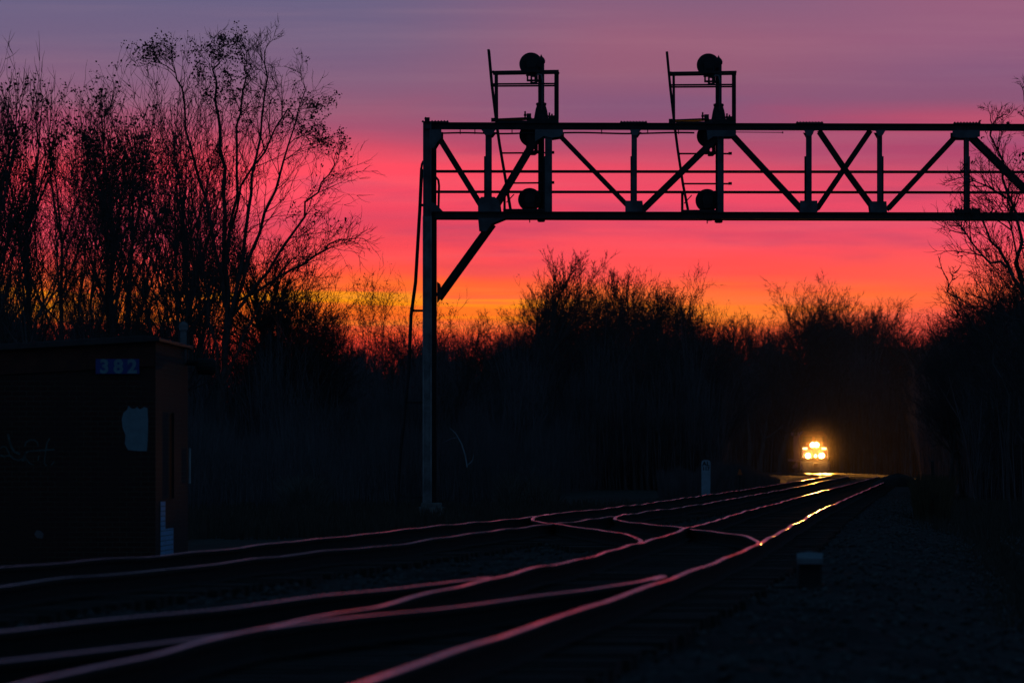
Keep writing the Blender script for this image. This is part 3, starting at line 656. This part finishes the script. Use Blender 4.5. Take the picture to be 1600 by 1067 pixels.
# ------------------------------------------------------------------ searchlight signals on the gantry
def signal(dx0, dy0, label, rungx):
    o = Q(844+dx0, 187+dy0, .45); s = empty('railway_signal', o, label, 'signal', 'searchlight signals on the gantry')
    def q(x, y, off=.45): return Q(x+dx0, y+dy0, off)
    def mm(): return gm(o)
    m = mm(); m.tube([q(845,346), q(845,97)], 4.9*PX, 14); m.build('mast', M_dark, s, True)
    m = mm(); b = q(845,97); m.lathe([(.075,-.02),(.10,.0),(.105,.06),(.08,.12),(.03,.17),(.012,.21),(.0,.23)], b, 14); m.build('mast_cap', M_dark, s, True)
    m = mm(); b = q(845,188); m.lathe([(.30,-.02),(.30,.03),(.19,.08),(.15,.30),(.12,.40),(.135,.42),(.135,.47),(.08,.49)], b, 12)
    m.build('mast_base', M_dark, s)
    for i, (x, y) in enumerate([(829,99),(829,210),(827,311)]):
        if i == 2: y = 311
        c = q(x, y, .38)
        m = mm(); k = 36; m.lathe([(0.001,.0),(.298,.0),(.305,.012),(.305,.03),(.29,.03),(.001,.022)], c, k, 'y'); h = m.build('signal_head', M_dark, s)
        h2 = mm(); h2.box(c+Vector((.01,-.12,-.05)), (.24,.24,.34)); h2.lathe([(.10,-.28),(.13,-.22),(.14,-.05),(.14,0)], c+Vector((.01,0,.02)), 16, 'y'); a = h2.build('lamp_housing', M_dark, h, bevel=.04)
        h3 = mm(); h3.lathe([(.12,.03),(.13,.12),(.12,.30),(.115,.30),(.11,.05)], c, 16, 'y'); h3.build('hood', M_dark, h)
        h4 = mm()
        for sg in (-1, 0, 1): h4.box(c+Vector((sg*.10+.01,-.06,-.36)), (.045,.06,.14))
        h4.box(c+Vector((.01,-.06,-.43)), (.24,.09,.05)); h4.box(c+Vector((.01,-.06,-.48)), (.06,.06,.10)); h4.box(c+Vector((0,-.06,-.30)), (.26,.10,.03))
        h4.box(c+Vector((.01,-.06,-.40)), (.05,.05,.2)); h4.tube([c+Vector((.01,-.06,-.50)), c+Vector((.10,-.06,-.50)), c+Vector((.17,-.06,-.44)), c+Vector((.26,-.06,-.42))], .035, 8); h4.box(c+Vector((.16,-.02,.02)), (.26,.10,.20)); h4.box(c+Vector((.15,-.05,-.2)), (.06,.05,.5))
        h4.build('bracket', M_dark, h)
    m = mm(); m.tube([q(829,118,.32), q(836,119,.32), q(840,115,.32), q(845,116,.32), q(847,124,.32), q(846,182,.32)], .022, 8); m.build('cable', M_alu, s, True)
    # cage of the maintenance platform
    m = mm()
    for off in (.05, .85):
        y1, y2 = (112, 131.5)
        m.beam(q(769,y1+.6,off), q(873,y1-1,off), 3.4*PX, .05, prof='L', tf=.014); m.beam(q(768,y2,off), q(868,y2-.6,off), 2.6*PX, .04, prof='L', tf=.014)
    for x in (770.5, 869): m.beam(q(x,112,.05), q(x,112,.85), .05, .05, side=Vector((0,0,1)), prof='box'); m.beam(q(x,131.5,.05), q(x,131.5,.85), .04, .04, side=Vector((0,0,1)), prof='box')
    m.build('guard_rail', M_dark, s)
    for x, w in ((775, 4), (869, 6)):
        for off in (.05, .85):
            m = mm(); m.beam(q(x,190,off), q(x-(.5 if x < 800 else 0),112,off), w*PX, .06, prof='L' if x < 800 else 'I', tf=.014); m.build('guard_post', M_dark, s)
    m = mm(); m.beam(q(772,186.3,.45), q(830,183.8,.45), 2*PX, .8, prof='box'); m.beam(q(778,190,.45), q(872,190,.45), 3*PX, .86, prof='box'); m.beam(q(823,187,.45), q(872,187,.45), 5*PX, .6, prof='box')
    m.build('platform', M_dark, s)
    m = mm()
    for x, y in ((820,176),(858,178),(862,180),(775,184)): m.tube([q(x,y+10,.3), q(x,y-3,.3)], .022, 6); m.box(q(x,y+3,.3), (.07,.05,.05))
    m.box(q(862,183,.25), (.16,.2,.10)); m.box(q(770,187,.2), (.10,.1,.10)); m.box(q(826,181,.25), (.12,.12,.14)); m.build('clamp', M_dark, s)
    # leaning ladder, edge-on
    m = mm(); a, b2 = (763,77), (797,326)
    pl = [(763,77),(768,132),(775,190),(780,225),(788,272),(797,326)] if rungx == 0 else [(764,79),(769,132),(775.5,190),(781,232),(789,285),(797,326)]
    for off in (.10, .50): m.tube([q(x,y,off) for x, y in pl], 2.0*PX, 6)
    for i in range(15):
        y = 92+i*16.2; x = np.interp(y, [p[1] for p in pl], [p[0] for p in pl]); m.tube([q(x,y,.10), q(x,y,.50)], .011, 5)
    m.build('ladder', M_dark, s)
    m = mm()
    for y, x0 in ((238.5,783),(285.5,790)):
        m.beam(q(x0,y-dy0*.4,.3), q(863,y-.5,.3), 2.6*PX, .04, prof='L', tf=.014); m.box(q(863,y-1,.3), (.09,.09,.07)); m.box(q(x0,y,.3), (.05,.08,.06)); m.build('standoff_arm', M_dark, s); m = mm()
    m.beam(q(788,326,.2), q(788,300,.2), 4*PX, .05, prof='box'); m.beam(q(791,316,.2), q(803,303,.2), 1.6*PX, .03, prof='box')
    m.build('ladder_stay', M_dark, s)
    m = mm(); m.beam(q(786,328,.25), q(852,328,.25), 3*PX, .5, prof='box'); m.box(q(845,343,.45), (.20,.3,.06)); m.tube([q(827,340,.4), q(827,347,.4)], .015, 5); m.build('mast_foot', M_dark, s)
signal(0, 0, 'left searchlight signal mast with caged platform, nearer the gantry column', 0)
signal(278, 1.5, 'right searchlight signal mast with caged platform, at mid-span of the gantry', 1)
# ------------------------------------------------------------------ brick hut
def brickmat():
    m = bpy.data.materials.new('old_brick'); m.use_nodes = True; t = m.node_tree; b = t.nodes['Principled BSDF']; q = G(t)
    tcx = q.n('ShaderNodeTexCoord').outputs['Object']; s = q.n('ShaderNodeSeparateXYZ'); t.links.new(tcx, s.inputs[0])
    v = q.vec(q.m('ADD', s.outputs[0], s.outputs[1]), s.outputs[2], 0)
    br = q.n('ShaderNodeTexBrick'); q.put(br.inputs['Vector'], v); br.inputs['Scale'].default_value = 1.0
    br.inputs['Brick Width'].default_value = .215; br.inputs['Row Height'].default_value = .075; br.inputs['Mortar Size'].default_value = .006
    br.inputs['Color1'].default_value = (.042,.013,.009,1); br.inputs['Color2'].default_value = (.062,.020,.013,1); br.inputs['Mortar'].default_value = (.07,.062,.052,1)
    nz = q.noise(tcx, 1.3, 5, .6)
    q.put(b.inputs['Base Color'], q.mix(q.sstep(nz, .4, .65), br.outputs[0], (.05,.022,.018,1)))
    b.inputs['Roughness'].default_value = .92
    bn = q.n('ShaderNodeBump'); bn.inputs['Strength'].default_value = .6; bn.inputs['Distance'].default_value = .01; bn.invert = True
    q.put(bn.inputs['Height'], br.outputs['Fac']); q.put(b.inputs['Normal'], bn.outputs[0]); return m
def paintbrick(name, col):
    m = mat(name, col, .8, 0, .12, 5); t = m.node_tree; b = t.nodes['Principled BSDF']; q = G(t)
    tcx = q.n('ShaderNodeTexCoord').outputs['Object']; s = q.n('ShaderNodeSeparateXYZ'); t.links.new(tcx, s.inputs[0])
    br = q.n('ShaderNodeTexBrick'); q.put(br.inputs['Vector'], q.vec(q.m('ADD', s.outputs[0], s.outputs[1]), s.outputs[2], 0)); br.inputs['Scale'].default_value = 1.0
    br.inputs['Brick Width'].default_value = .215; br.inputs['Row Height'].default_value = .075; br.inputs['Mortar Size'].default_value = .007
    br.inputs['Color1'].default_value = (*col,1); br.inputs['Color2'].default_value = (col[0]*.85,col[1]*.85,col[2]*.85,1); br.inputs['Mortar'].default_value = (col[0]*.35,col[1]*.35,col[2]*.35,1)
    q.put(b.inputs['Base Color'], br.outputs[0]); return m
M_brick = brickmat()
def textmesh(fo):
    bpy.context.view_layer.update(); dg = bpy.context.evaluated_depsgraph_get()
    me = bpy.data.meshes.new_from_object(fo.evaluated_get(dg)); nm = fo.name.split('.')[0]
    o = bpy.data.objects.new('t', me); C.objects.link(o); o.parent = fo.parent; o.location = fo.location; o.rotation_euler = fo.rotation_euler
    bpy.data.objects.remove(fo); o.name = nm
HD = 85.0; hx, hy = GX(243, HD), HD; hu = empty('brick_hut', (hx, hy, 0), 'dark brick lineside hut with number 382 and a sloping flat roof', 'hut', None, -.028)
s85 = HD/F
def hz(y): return HT(y, HD)
wl = 5.0; dp = 5.7
def rz_(x): return hz(534)+x*.056       # roof falls to the left; x is negative
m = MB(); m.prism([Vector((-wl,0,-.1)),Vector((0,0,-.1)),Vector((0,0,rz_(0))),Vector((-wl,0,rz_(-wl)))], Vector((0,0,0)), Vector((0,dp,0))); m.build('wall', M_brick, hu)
m = MB(); m.prism([Vector((-wl-.2,0,rz_(-wl-.2)+.002)),Vector((.07,0,rz_(.07)+.002)),Vector((.07,0,rz_(.07)+.055)),Vector((-.16,0,rz_(-.16)+.10)),Vector((-wl-.2,0,rz_(-wl-.2)+.085))], Vector((0,-.16,0)), Vector((0,dp+.2,0))); m.build('roof', M_roof, hu, bevel=.01)
m = MB(); m.prism([Vector((-wl,0,rz_(-wl)-.36)),Vector((-.02,0,rz_(-.02)-.36)),Vector((-.02,0,rz_(-.02))),Vector((-wl,0,rz_(-wl)))], Vector((0,-.035,0)), Vector((0,-.003,0))); m.build('fascia', mat('red_brown_boards', (.10,.030,.020), .85, 0, .4, 4), hu)
def L(x, y, off=-.004): return Vector(((x-243)*s85, off, hz(y)))
m = MB(); m.prism([L(150,584,-.06),L(218,584,-.06),L(218,561,-.06),L(150,561,-.06)], Vector((0,0,0)), Vector((0,.02,0))); pl = m.build('number_plate', mat('blue_enamel', (.012,.06,.30), .6, 0, .2, 6), hu)
for ch_, cx_ in (('3',163.5),('8',185.5),('2',207)):
  fc = bpy.data.curves.new('numeral', 'FONT'); fc.body = ch_; fc.size = 22*s85*1.32; fc.extrude = .003; fc.offset = .011; fc.align_x = 'CENTER'
  fo = bpy.data.objects.new('numeral', fc); C.objects.link(fo); fo.parent = pl; fo.location = L(cx_,582.2,-.065); fo.rotation_euler = (R(90),0,0); fc.materials.append(mat('pale_blue_numerals', (.20,.40,.50), .7)); textmesh(fo)
# bare whitewashed patch, ragged outline
rr = random.Random(4); out = [(193,646),(199,640),(201,634),(206,638),(210,639),(214,636),(219,640),(226,635),(230,637),(231,660),(231,690),(229,704),(216,705),(200,703),(195,694),(196,680),(191,668),(190,655)]
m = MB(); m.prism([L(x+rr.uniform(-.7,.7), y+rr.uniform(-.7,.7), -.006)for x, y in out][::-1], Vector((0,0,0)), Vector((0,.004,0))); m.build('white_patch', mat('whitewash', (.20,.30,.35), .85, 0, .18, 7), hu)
m = MB(); m.prism([L(x,y,-.006) for x,y in [(53,834),(57,828),(63,829),(68,834),(66,841),(57,840)]][::-1], Vector((0,0,0)), Vector((0,.004,0))); m.build('plaster_scar', mat('old_plaster', (.15,.14,.15), .9), hu)
def ribbon(m, pts, w):
    for a, b in zip(pts, pts[1:]):
        pa, pb = L(*a), L(*b); d = (pb-pa); n = Vector((-d.z,0,d.x)).normalized()*w*s85/2; e2 = d.normalized()*w*s85*.3
        m.prism([pa-n-e2,pb-n+e2,pb+n+e2,pa+n-e2], Vector((0,0,0)), Vector((0,.002,0)))
m = MB()
ribbon(m, [(12,679),(14,688),(17,698),(22,706),(30,709)], 3.4); ribbon(m, [(0,711),(6,713),(14,711),(20,716),(28,719),(36,716),(39,708),(44,705),(60,703.5),(84,702)], 2.6)
ribbon(m, [(38,697),(40,691),(46,687),(53,687),(58,691),(59,697)], 2.2); ribbon(m, [(38,708),(39,718),(34,719)], 2.4); ribbon(m, [(40,716),(46,724),(52,726)], 2); ribbon(m, [(60,712),(59,719)], 1.8)
ribbon(m, [(77,685),(73,692),(71,703),(69.5,715),(69,724),(72,727)], 2.2); ribbon(m, [(80,726),(84,721)], 1.6); ribbon(m, [(0,700),(4,697),(9,699),(14,709)], 1.8)
m.build('graffiti', mat('spray_paint', (.08,.15,.14), .8, 0, .5, 10), hu)
# right-hand wall details, local x = 0 plane, y into depth
def LR(yd, z, off=.006): return Vector((off, yd, z))
m = MB(); dA, dB, dC = .75, 1.55, 2.95   # depths along the wall
zt, zmid = HT(783,86.3), HT(826,86.5)
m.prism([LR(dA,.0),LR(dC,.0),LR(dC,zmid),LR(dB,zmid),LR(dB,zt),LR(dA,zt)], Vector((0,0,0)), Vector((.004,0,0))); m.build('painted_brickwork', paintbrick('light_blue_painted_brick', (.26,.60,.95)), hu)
m = MB(); m.box((.04,2.6,(HT(645,87.6)+HT(778,87.6))/2), (.04,.18,HT(645,87.6)-HT(778,87.6))); m.build('downpipe', M_ink, hu)
m = MB(); m.tube([(.03,dp-.05,HT(755,90)), (.03,dp-.05,HT(700,90))], .02, 6); m.build('conduit', M_white, hu)
m = MB(); c = Vector((.10,dp-.4,HT(566,90))); m.tube([(0,dp-.4,c.z), c, c+Vector((.16,0,-.02))], .045, 8); m.lathe([(.06,-.16),(.13,-.14),(.14,.08),(.10,.14),(.0,.15)], c+Vector((.24,0,-.06)), 14, 'x'); m.box(c+Vector((.12,0,-.03)), (.12,.14,.12)); m.build('floodlight', M_ink, hu)
m = MB(); zr = rz_(-.1)+.08; m.tube([(-.02,dp-.6,zr-.3), (-.02,dp-.6,zr+.26)], .05, 8); m.lathe([(.065,-.06),(.075,0),(.06,.05),(.0,.08)], Vector((-.02,dp-.6,zr+.28)), 12); m.build('roof_vent', mat('zinc', (.20,.19,.20), .7, 0), hu, True)
# ------------------------------------------------------------------ milepost, markers, switch machine, posts
D = 236.0; mp = empty('milepost', (GX(1103, D), D, 0), 'pale rounded-top concrete milepost left of the tracks', 'milepost')
w = 13.5*D/F/2; top = HT(718.5, D); m = MB(); m.prism([Vector((-w,0,-.3)),Vector((w,0,-.3)),Vector((w*1.05,0,top-.10)),Vector((w*.8,0,top-.02)),Vector((w*.3,0,top)),Vector((-w*.3,0,top)),Vector((-w*.8,0,top-.025)),Vector((-w*1.05,0,top-.11))], Vector((0,-.08,0)), Vector((0,.08,0)))
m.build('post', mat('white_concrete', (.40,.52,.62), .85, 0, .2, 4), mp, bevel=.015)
for body, y, sz in (('AL', 727.5, .26), ('117', 734.5, .20)):
    fc = bpy.data.curves.new('lettering', 'FONT'); fc.body = body; fc.size = sz; fc.extrude = .002; fc.offset = .008; fc.align_x = 'CENTER'
    fo = bpy.data.objects.new('lettering', fc); C.objects.link(fo); fo.parent = mp; fo.location = (0,-.083,HT(y,D)); fo.rotation_euler = (R(90),0,0); fc.materials.append(M_ink); textmesh(fo)
for x, y, D, lab, sz in ((1156,737.5,300,'small orange triangular marker on a dark post right of the milepost', .28),(1433,741,240,'dim orange triangular marker beside the service road on the right', .20)):
    e = empty('trackside_marker', (GX(x,D), D, 0), lab, 'marker', 'orange trackside markers'); z = HT(y, D)
    m = MB(); m.tube([(0,.03,-.1),(0,.03,z)], .035, 8); m.build('post', M_dark, e)
    m = MB(); m.prism([Vector((-sz*.5,0,z-sz*.5)),Vector((sz*.5,0,z-sz*.5)),Vector((sz*.1,0,z+sz*.6)),Vector((-sz*.1,0,z+sz*.6))], Vector((0,-.02,0)), Vector((0,0,0))); m.build('reflector', M_orange, e)
D = 175; e = empty('wooden_post', (GX(1457,D), D, 0), 'plain dark upright post beside the service road at right', 'post'); m = MB(); m.tube([(0,0,-.2),(0.02,0,.6),(0,0,HT(722,D))], [.06,.055,.045], 8); m.build('shaft', M_tie, e)
m = MB(); m.lathe([(.05,0),(.06,.02),(.0,.06)], (0,0,HT(722,D)), 8); m.build('cap', M_ink, e)
D = 54.0; sw = empty('switch_machine', (GX(1266,D), D, 0), 'squat dark switch machine with pale sloping lid beside the right rail', 'switch machine'); k = D/F; b0 = .02
m = MB(); m.box((0,0,.22), (43*k,.55,.20)); m.build('base', M_ink, sw, bevel=.01)
m = MB(); m.box((-.01,.0,.43), (36*k,.42,.24)); m.build('body', M_ink, sw, bevel=.015)
m = MB(); tz = HT(872,D); m.prism([Vector((-22*k,-.26,.55)),Vector((19*k,-.26,.55)),Vector((19*k,-.26,tz)),Vector((-22*k,-.26,tz))], Vector((0,0,0)), Vector((0,.02,0)))
m.add([(-22*k,-.27,tz),(17*k,-.27,tz),(22*k,.27,tz+.045),(0,.27,tz+.06),(-19*k,.27,tz+.045),(-22*k,-.27,tz-.05),(17*k,-.27,tz-.05),(22*k,.27,tz-.01),(-19*k,.27,tz-.01)], [(0,1,2,3,4),(0,5,6,1),(1,6,7,2),(4,8,5,0),(5,8,7,6)]); m.build('lid', mat('galvanised_lid', (.20,.23,.26), .7, .1, .3, 6), sw)
m = MB(); m.tube([(-.12,0,.30),(-.7,-.1,.30),(-1.2,-.15,.33)], .022, 8); m.build('operating_rod', M_plow, sw)
m = MB(); m.box((-.25,-.22,.06), (1.6,.22,.16)); m.box((-.25,.22,.06), (1.6,.22,.16)); m.build('timber', M_tie, sw)
# broken-off pale sapling right of the gantry column
D = 158; e = empty('bent_sapling', (GX(731,D), D, 0), 'pale bare sapling bent in an arc right of the gantry column', 'sapling')
m = MB(); qq = lambda x, y, o=0: P(x,y,D)-Vector((GX(731,D), D-o, 0))
m.tube([qq(731,812),qq(731,760),qq(730,730)], .02, 5); m.build('trunk', M_bark2, e)
m = MB(); m.tube([qq(730,730),qq(727,712,.1),qq(721,693,.1),qq(712,677,.2),qq(702,668,.2)], [.022,.022,.018,.012,.005], 5); m.tube([qq(730,727),qq(737,721),qq(740,713),qq(740,709)], [.016,.014,.010,.004], 5); m.tube([qq(716,683,.1),qq(705,685,.2),qq(690,692,.3)], [.008,.006,.003], 4); m.build('branch', mat('peeled_wood', (.30,.34,.38), .8), e)
# dry grass
def grass(name, n, xr, Dr, h, label, seed, m=None, lean=.35, hf=None):
    r = np.random.RandomState(seed); x = xr[0]+(xr[1]-xr[0])*r.rand(n); D = Dr[0]+(Dr[1]-Dr[0])*r.rand(n); X = (x-800)/F*D
    H = h*(.4+.9*r.rand(n)); 
    if hf is not None: H = H*hf((x-xr[0])/(xr[1]-xr[0]))
    b = np.stack([X, D, 0*X-.05], -1); a = r.rand(n)*6.28; l = lean*r.rand(n)
    mid = b+np.stack([np.cos(a)*l*H*.35, np.sin(a)*l*H*.35, H*.6], -1); tip = b+np.stack([np.cos(a)*l*H*1.1, np.sin(a)*l*H*1.1, H], -1)
    w = (.008+.008*r.rand(n))[:,None]*np.array([[1,.3,0]])
    v = np.stack([b-w, b+w, mid+w*.7, mid-w*.7, tip+w*.15, tip-w*.15], 1).reshape(-1,3); base = (np.arange(n)*6)[:,None]
    f = np.concatenate([base+np.array([[0,1,2,3]]), base+np.array([[3,2,4,5]])])
    o = link(name, npmesh(name, v, f, m or M_grass)); return tag(o, label, 'grass', kind='stuff')
grass('dry_grass', 16000, (290, 1080), (112, 175), .42, 'dead grass along the edge of the left-hand track', 1)
grass('dry_grass', 3500, (442, 508), (150, 154), 1.0, 'pale drooping clump of dead grass between the hut and gantry', 2, mat('pale_dead_grass', (.13,.125,.11), .95), .7, lambda q: np.sqrt(np.clip(1-(2*q-1)**2, .02, 1)))
grass('dry_grass', 2500, (775, 870), (165, 172), 1.1, 'pale tufts of dead grass right of the gantry column', 3, mat('pale_dead_grass', (.10,.095,.08), .95), .6, lambda q: .4+.6*np.abs(np.sin(q*7)))
grass('dry_grass', 3500, (1430, 1482), (128, 140), 1.0, 'brown reeds standing beside the service road', 4, mat('brown_reeds', (.09,.06,.03), .95), .25)
grass('dry_grass', 9000, (1330, 1640), (48, 110), .16, 'short sparse grass beside the service road', 5)
grass('dry_grass', 9000, (1360, 1640), (110, 230), .35, 'rough verge of dead grass before the right-hand thicket', 6)
# gravel heap far right of the tracks
D = 300; m = MB(); r2 = random.Random(8); n = 18; rings = []
o0 = len(m.v)
for i in range(7):
    q = i/6
    for j in range(n):
        a = 2*math.pi*j/n; rad = 2.1*(1-q)*(1+.12*r2.uniform(-1,1)); m.v.append((rad*math.cos(a), rad*math.sin(a), 1.05*math.sin(q*1.4)*(1+.04*r2.uniform(-1,1))-.05))
for i in range(6):
    for j in range(n): m.f.append([i*n+j, i*n+(j+1)%n, (i+1)*n+(j+1)%n, (i+1)*n+j]); m.mi.append(0)
hp = m.build('gravel_heap', M_road, None, True); hp.location = (GX(1402,D), D, 0); tag(hp, 'low grey gravel heap beyond the end of the right-hand rails', 'gravel heap')
# ------------------------------------------------------------------ locomotive
LD = 629.0; lx = float(fR(LD)); sl = float(fR(LD+2)-fR(LD-2))/4
lo = empty('locomotive', (lx, LD, ZR), 'approaching diesel locomotive, headlights blazing, on the right-hand track', 'locomotive', None, -math.atan(sl))
def lb(name, parts, mt, parent=None, bevel=0):
    m = MB()
    for c, d in parts: m.box(c, d)
    return m.build(name, mt, parent or lo, bevel=bevel)
lb('frame', [((0,11,1.45),(3.05,22,.30)),((0,11,1.2),(1.2,21,.3))], M_loco)
m = MB(); m.prism([Vector((-1.35,0,1.6)),Vector((1.35,0,1.6)),Vector((1.35,0,2.9)),Vector((.95,0,3.15)),Vector((-.95,0,3.15)),Vector((-1.35,0,2.9))], Vector((0,.9,0)), Vector((0,2.6,0))); m.build('nose', M_locor, lo, bevel=.08)
m = MB(); m.prism([Vector((-1.5,0,1.6)),Vector((1.5,0,1.6)),Vector((1.5,0,4.2)),Vector((1.1,0,4.65)),Vector((-1.1,0,4.65)),Vector((-1.5,0,4.2))], Vector((0,2.6,0)), Vector((0,5.4,0))); cb = m.build('cab', M_locor, lo, bevel=.05)
for x in (-.68, .68): lb('windshield', [((x,2.585,3.75),(1.05,.03,.62))], M_glass, cb)
for x in (-1.51, 1.51): lb('side_window', [((x,4.2,3.6),(.03,1.0,.7))], M_glass, cb)
lb('hood', [((0,13,2.9),(1.9,15,2.6)),((0,8,4.4),(2.6,2.2,.35)),((0,17,4.4),(2.7,3.4,.4))], M_loco, bevel=.04)
lb('fuel_tank', [((0,11,.85),(2.6,4.6,.75))], M_loco, bevel=.1)
m = MB(); m.prism([Vector((-1.35,-.35,.15)),Vector((1.35,-.35,.15)),Vector((1.45,0,1.3)),Vector((-1.45,0,1.3))], Vector((0,0,0)), Vector((0,.12,0))); m.build('plow', M_plow, lo)
lb('coupler', [((0,-.35,.95),(.28,.7,.28)),((0,-.75,.95),(.42,.25,.36))], M_plow, bevel=.03)
for x in (-1.4, 1.4):
    m = MB()
    for z in (.45,.75,1.05): m.box((x,.25,z), (.28,.5,.04))
    m.box((x-.16*math.copysign(1,x)*-1,.25,.85), (.03,.55,1.0)); m.build('steps', M_white, lo)
    m = MB(); m.tube([(x,0,1.6),(x,0,2.55),(x*.98,1.0,2.6)], .025, 6); m.tube([(x*.3,0,1.6),(x*.3,0,2.5),(x,0,2.5)], .02, 6); m.build('hand_rail', M_white, lo)
for yy in (4.2, 17.8):
    tk = lb('truck', [((1.0,yy,.7),(.2,4.4,.4)),((-1.0,yy,.7),(.2,4.4,.4)),((0,yy,.8),(2,.5,.3))], M_loco)
    for k in (-1.75, 0, 1.75):
        m = MB()
        for x in (-.75, .75): m.lathe([(.5,-.06),(.53,-.03),(.53,.03),(.56,.06)], (x,yy+k,.53), 24, 'x')
        m.tube([(-.75,yy+k,.53),(.75,yy+k,.53)], .09, 8); m.build('wheelset', M_plow, tk)
def lampmat(name, c, st):
    m = bpy.data.materials.new(name); m.use_nodes = True; b = m.node_tree.nodes['Principled BSDF']
    b.inputs['Base Color'].default_value = (.8,.8,.7,1); b.inputs['Emission Color'].default_value = (*c,1); b.inputs['Emission Strength'].default_value = st; return m
M_lamp = lampmat('lit_headlamp', (1.0,.58,.16), 120); M_board = lampmat('lit_number_board', (1.0,.62,.25), 3.0)
def lamp(name, x, z, r, y, power, mt=M_lamp, n=1):
    m = MB()
    for i in range(n):
        xx = x+(i-(n-1)/2)*r*2.1; m.lathe([(r*1.08,.02),(r,-.01),(r*.6,-.04),(.001,-.06)], (xx,y,z), 20, 'y')
    o = m.build(name, mt, lo, True)
    if power:
        for pw, sz in ((power*.28, 150), (power*9, 18)):
            ld = bpy.data.lights.new(name+'_beam', 'SPOT'); ld.energy = pw; ld.color = (1.0,.38,.05); ld.spot_size = R(sz); ld.spot_blend = 1.0; ld.shadow_soft_size = r*.8
            q = bpy.data.objects.new(name+'_beam', ld); C.objects.link(q); q.parent = o; q.location = (x, y-.12, z); q.rotation_euler = (R(88.5), 0, R(180))
    return o
LP = 2.2e4
lb('headlight_housing', [((0,.86,3.12),(.95,.14,.5))], M_loco, bevel=.04)
lamp('headlight', 0, 3.12, .22, .76, LP*1.2, n=2)
lamp('ditch_light', -.78, 1.93, .24, -.10, LP*.6); lamp('ditch_light', .72, 1.93, .24, -.10, LP*.6)
lamp('marker_light', .05, 1.90, .10, -.10, 0)
for x in (-1.05, 1.05):
    bd = lb('number_board', [((x,.85,2.72),(.50,.08,.20))], M_board)
# ------------------------------------------------------------------ haze
m = MB(); m.box((0, 450, 20), (500, 1100, 46)); hz_ = m.build('haze', bpy.data.materials.new('evening_haze')); tag(hz_, 'thin evening haze hanging over the tracks and woods', 'haze', kind='stuff')
hm = hz_.data.materials[0]; hm.use_nodes = True; t = hm.node_tree; t.nodes.clear()
pv = t.nodes.new('ShaderNodeVolumePrincipled'); ou = t.nodes.new('ShaderNodeOutputMaterial'); t.links.new(pv.outputs[0], ou.inputs['Volume'])
pv.inputs['Color'].default_value = (.8,.8,.85,1); pv.inputs['Density'].default_value = .00004; pv.inputs['Anisotropy'].default_value = .3
# added scattering volume standing in for lens glow round the engine lamps
m = MB(); SR = 5.2; m.lathe([(SR*math.sin(a), -SR*math.cos(a)) for a in [R(x) for x in range(0, 181, 12)]], (0,0,0), 24)
sm = m.build('lamp_halo_volume', bpy.data.materials.new('lamp_halo_scatter')); fwd = Vector((math.sin(-math.atan(sl))*-1, -1, 0)); sm.location = (lx-sl, LD-1.2, ZR+2.6)
tag(sm, 'added scattering volume round the engine front, giving its lamps an amber halo', 'lamp halo', kind='stuff')
t = sm.data.materials[0]; t.use_nodes = True; t = t.node_tree; t.nodes.clear(); q = G(t)
pv = t.nodes.new('ShaderNodeVolumePrincipled'); ou = t.nodes.new('ShaderNodeOutputMaterial'); t.links.new(pv.outputs[0], ou.inputs['Volume'])
vl = q.n('ShaderNodeVectorMath', operation='LENGTH'); t.links.new(q.n('ShaderNodeTexCoord').outputs['Object'], vl.inputs[0])
fo_ = q.m('POWER', q.m('SUBTRACT', 1.0, q.m('DIVIDE', vl.outputs['Value'], SR), clamp=True), 3.0)
q.put(pv.inputs['Density'], q.m('MULTIPLY', fo_, .022)); pv.inputs['Color'].default_value = (.9,.7,.5,1); pv.inputs['Anisotropy'].default_value = .2
def ordn(k): return ('leftmost' if k == 1 else 'second from the left' if k == 2 else 'third from the left' if k == 3 else
    '%d%s from the left' % (k, 'th' if 10 <= k % 100 <= 20 else {1:'st',2:'nd',3:'rd'}.get(k % 10, 'th')))
byl = {}
for o in bpy.data.objects:
    if o.get('group') and o.get('auto'): byl.setdefault(o['label'], []).append(o)
for lab, os_ in byl.items():
    os_.sort(key=lambda o: o.location.x/o.location.y)
    if len(os_) > 1:
        for k, o in enumerate(os_): o['label'] = lab+', '+ordn(k+1)
for o in bpy.data.objects:
    if 'auto' in o: del o['auto']
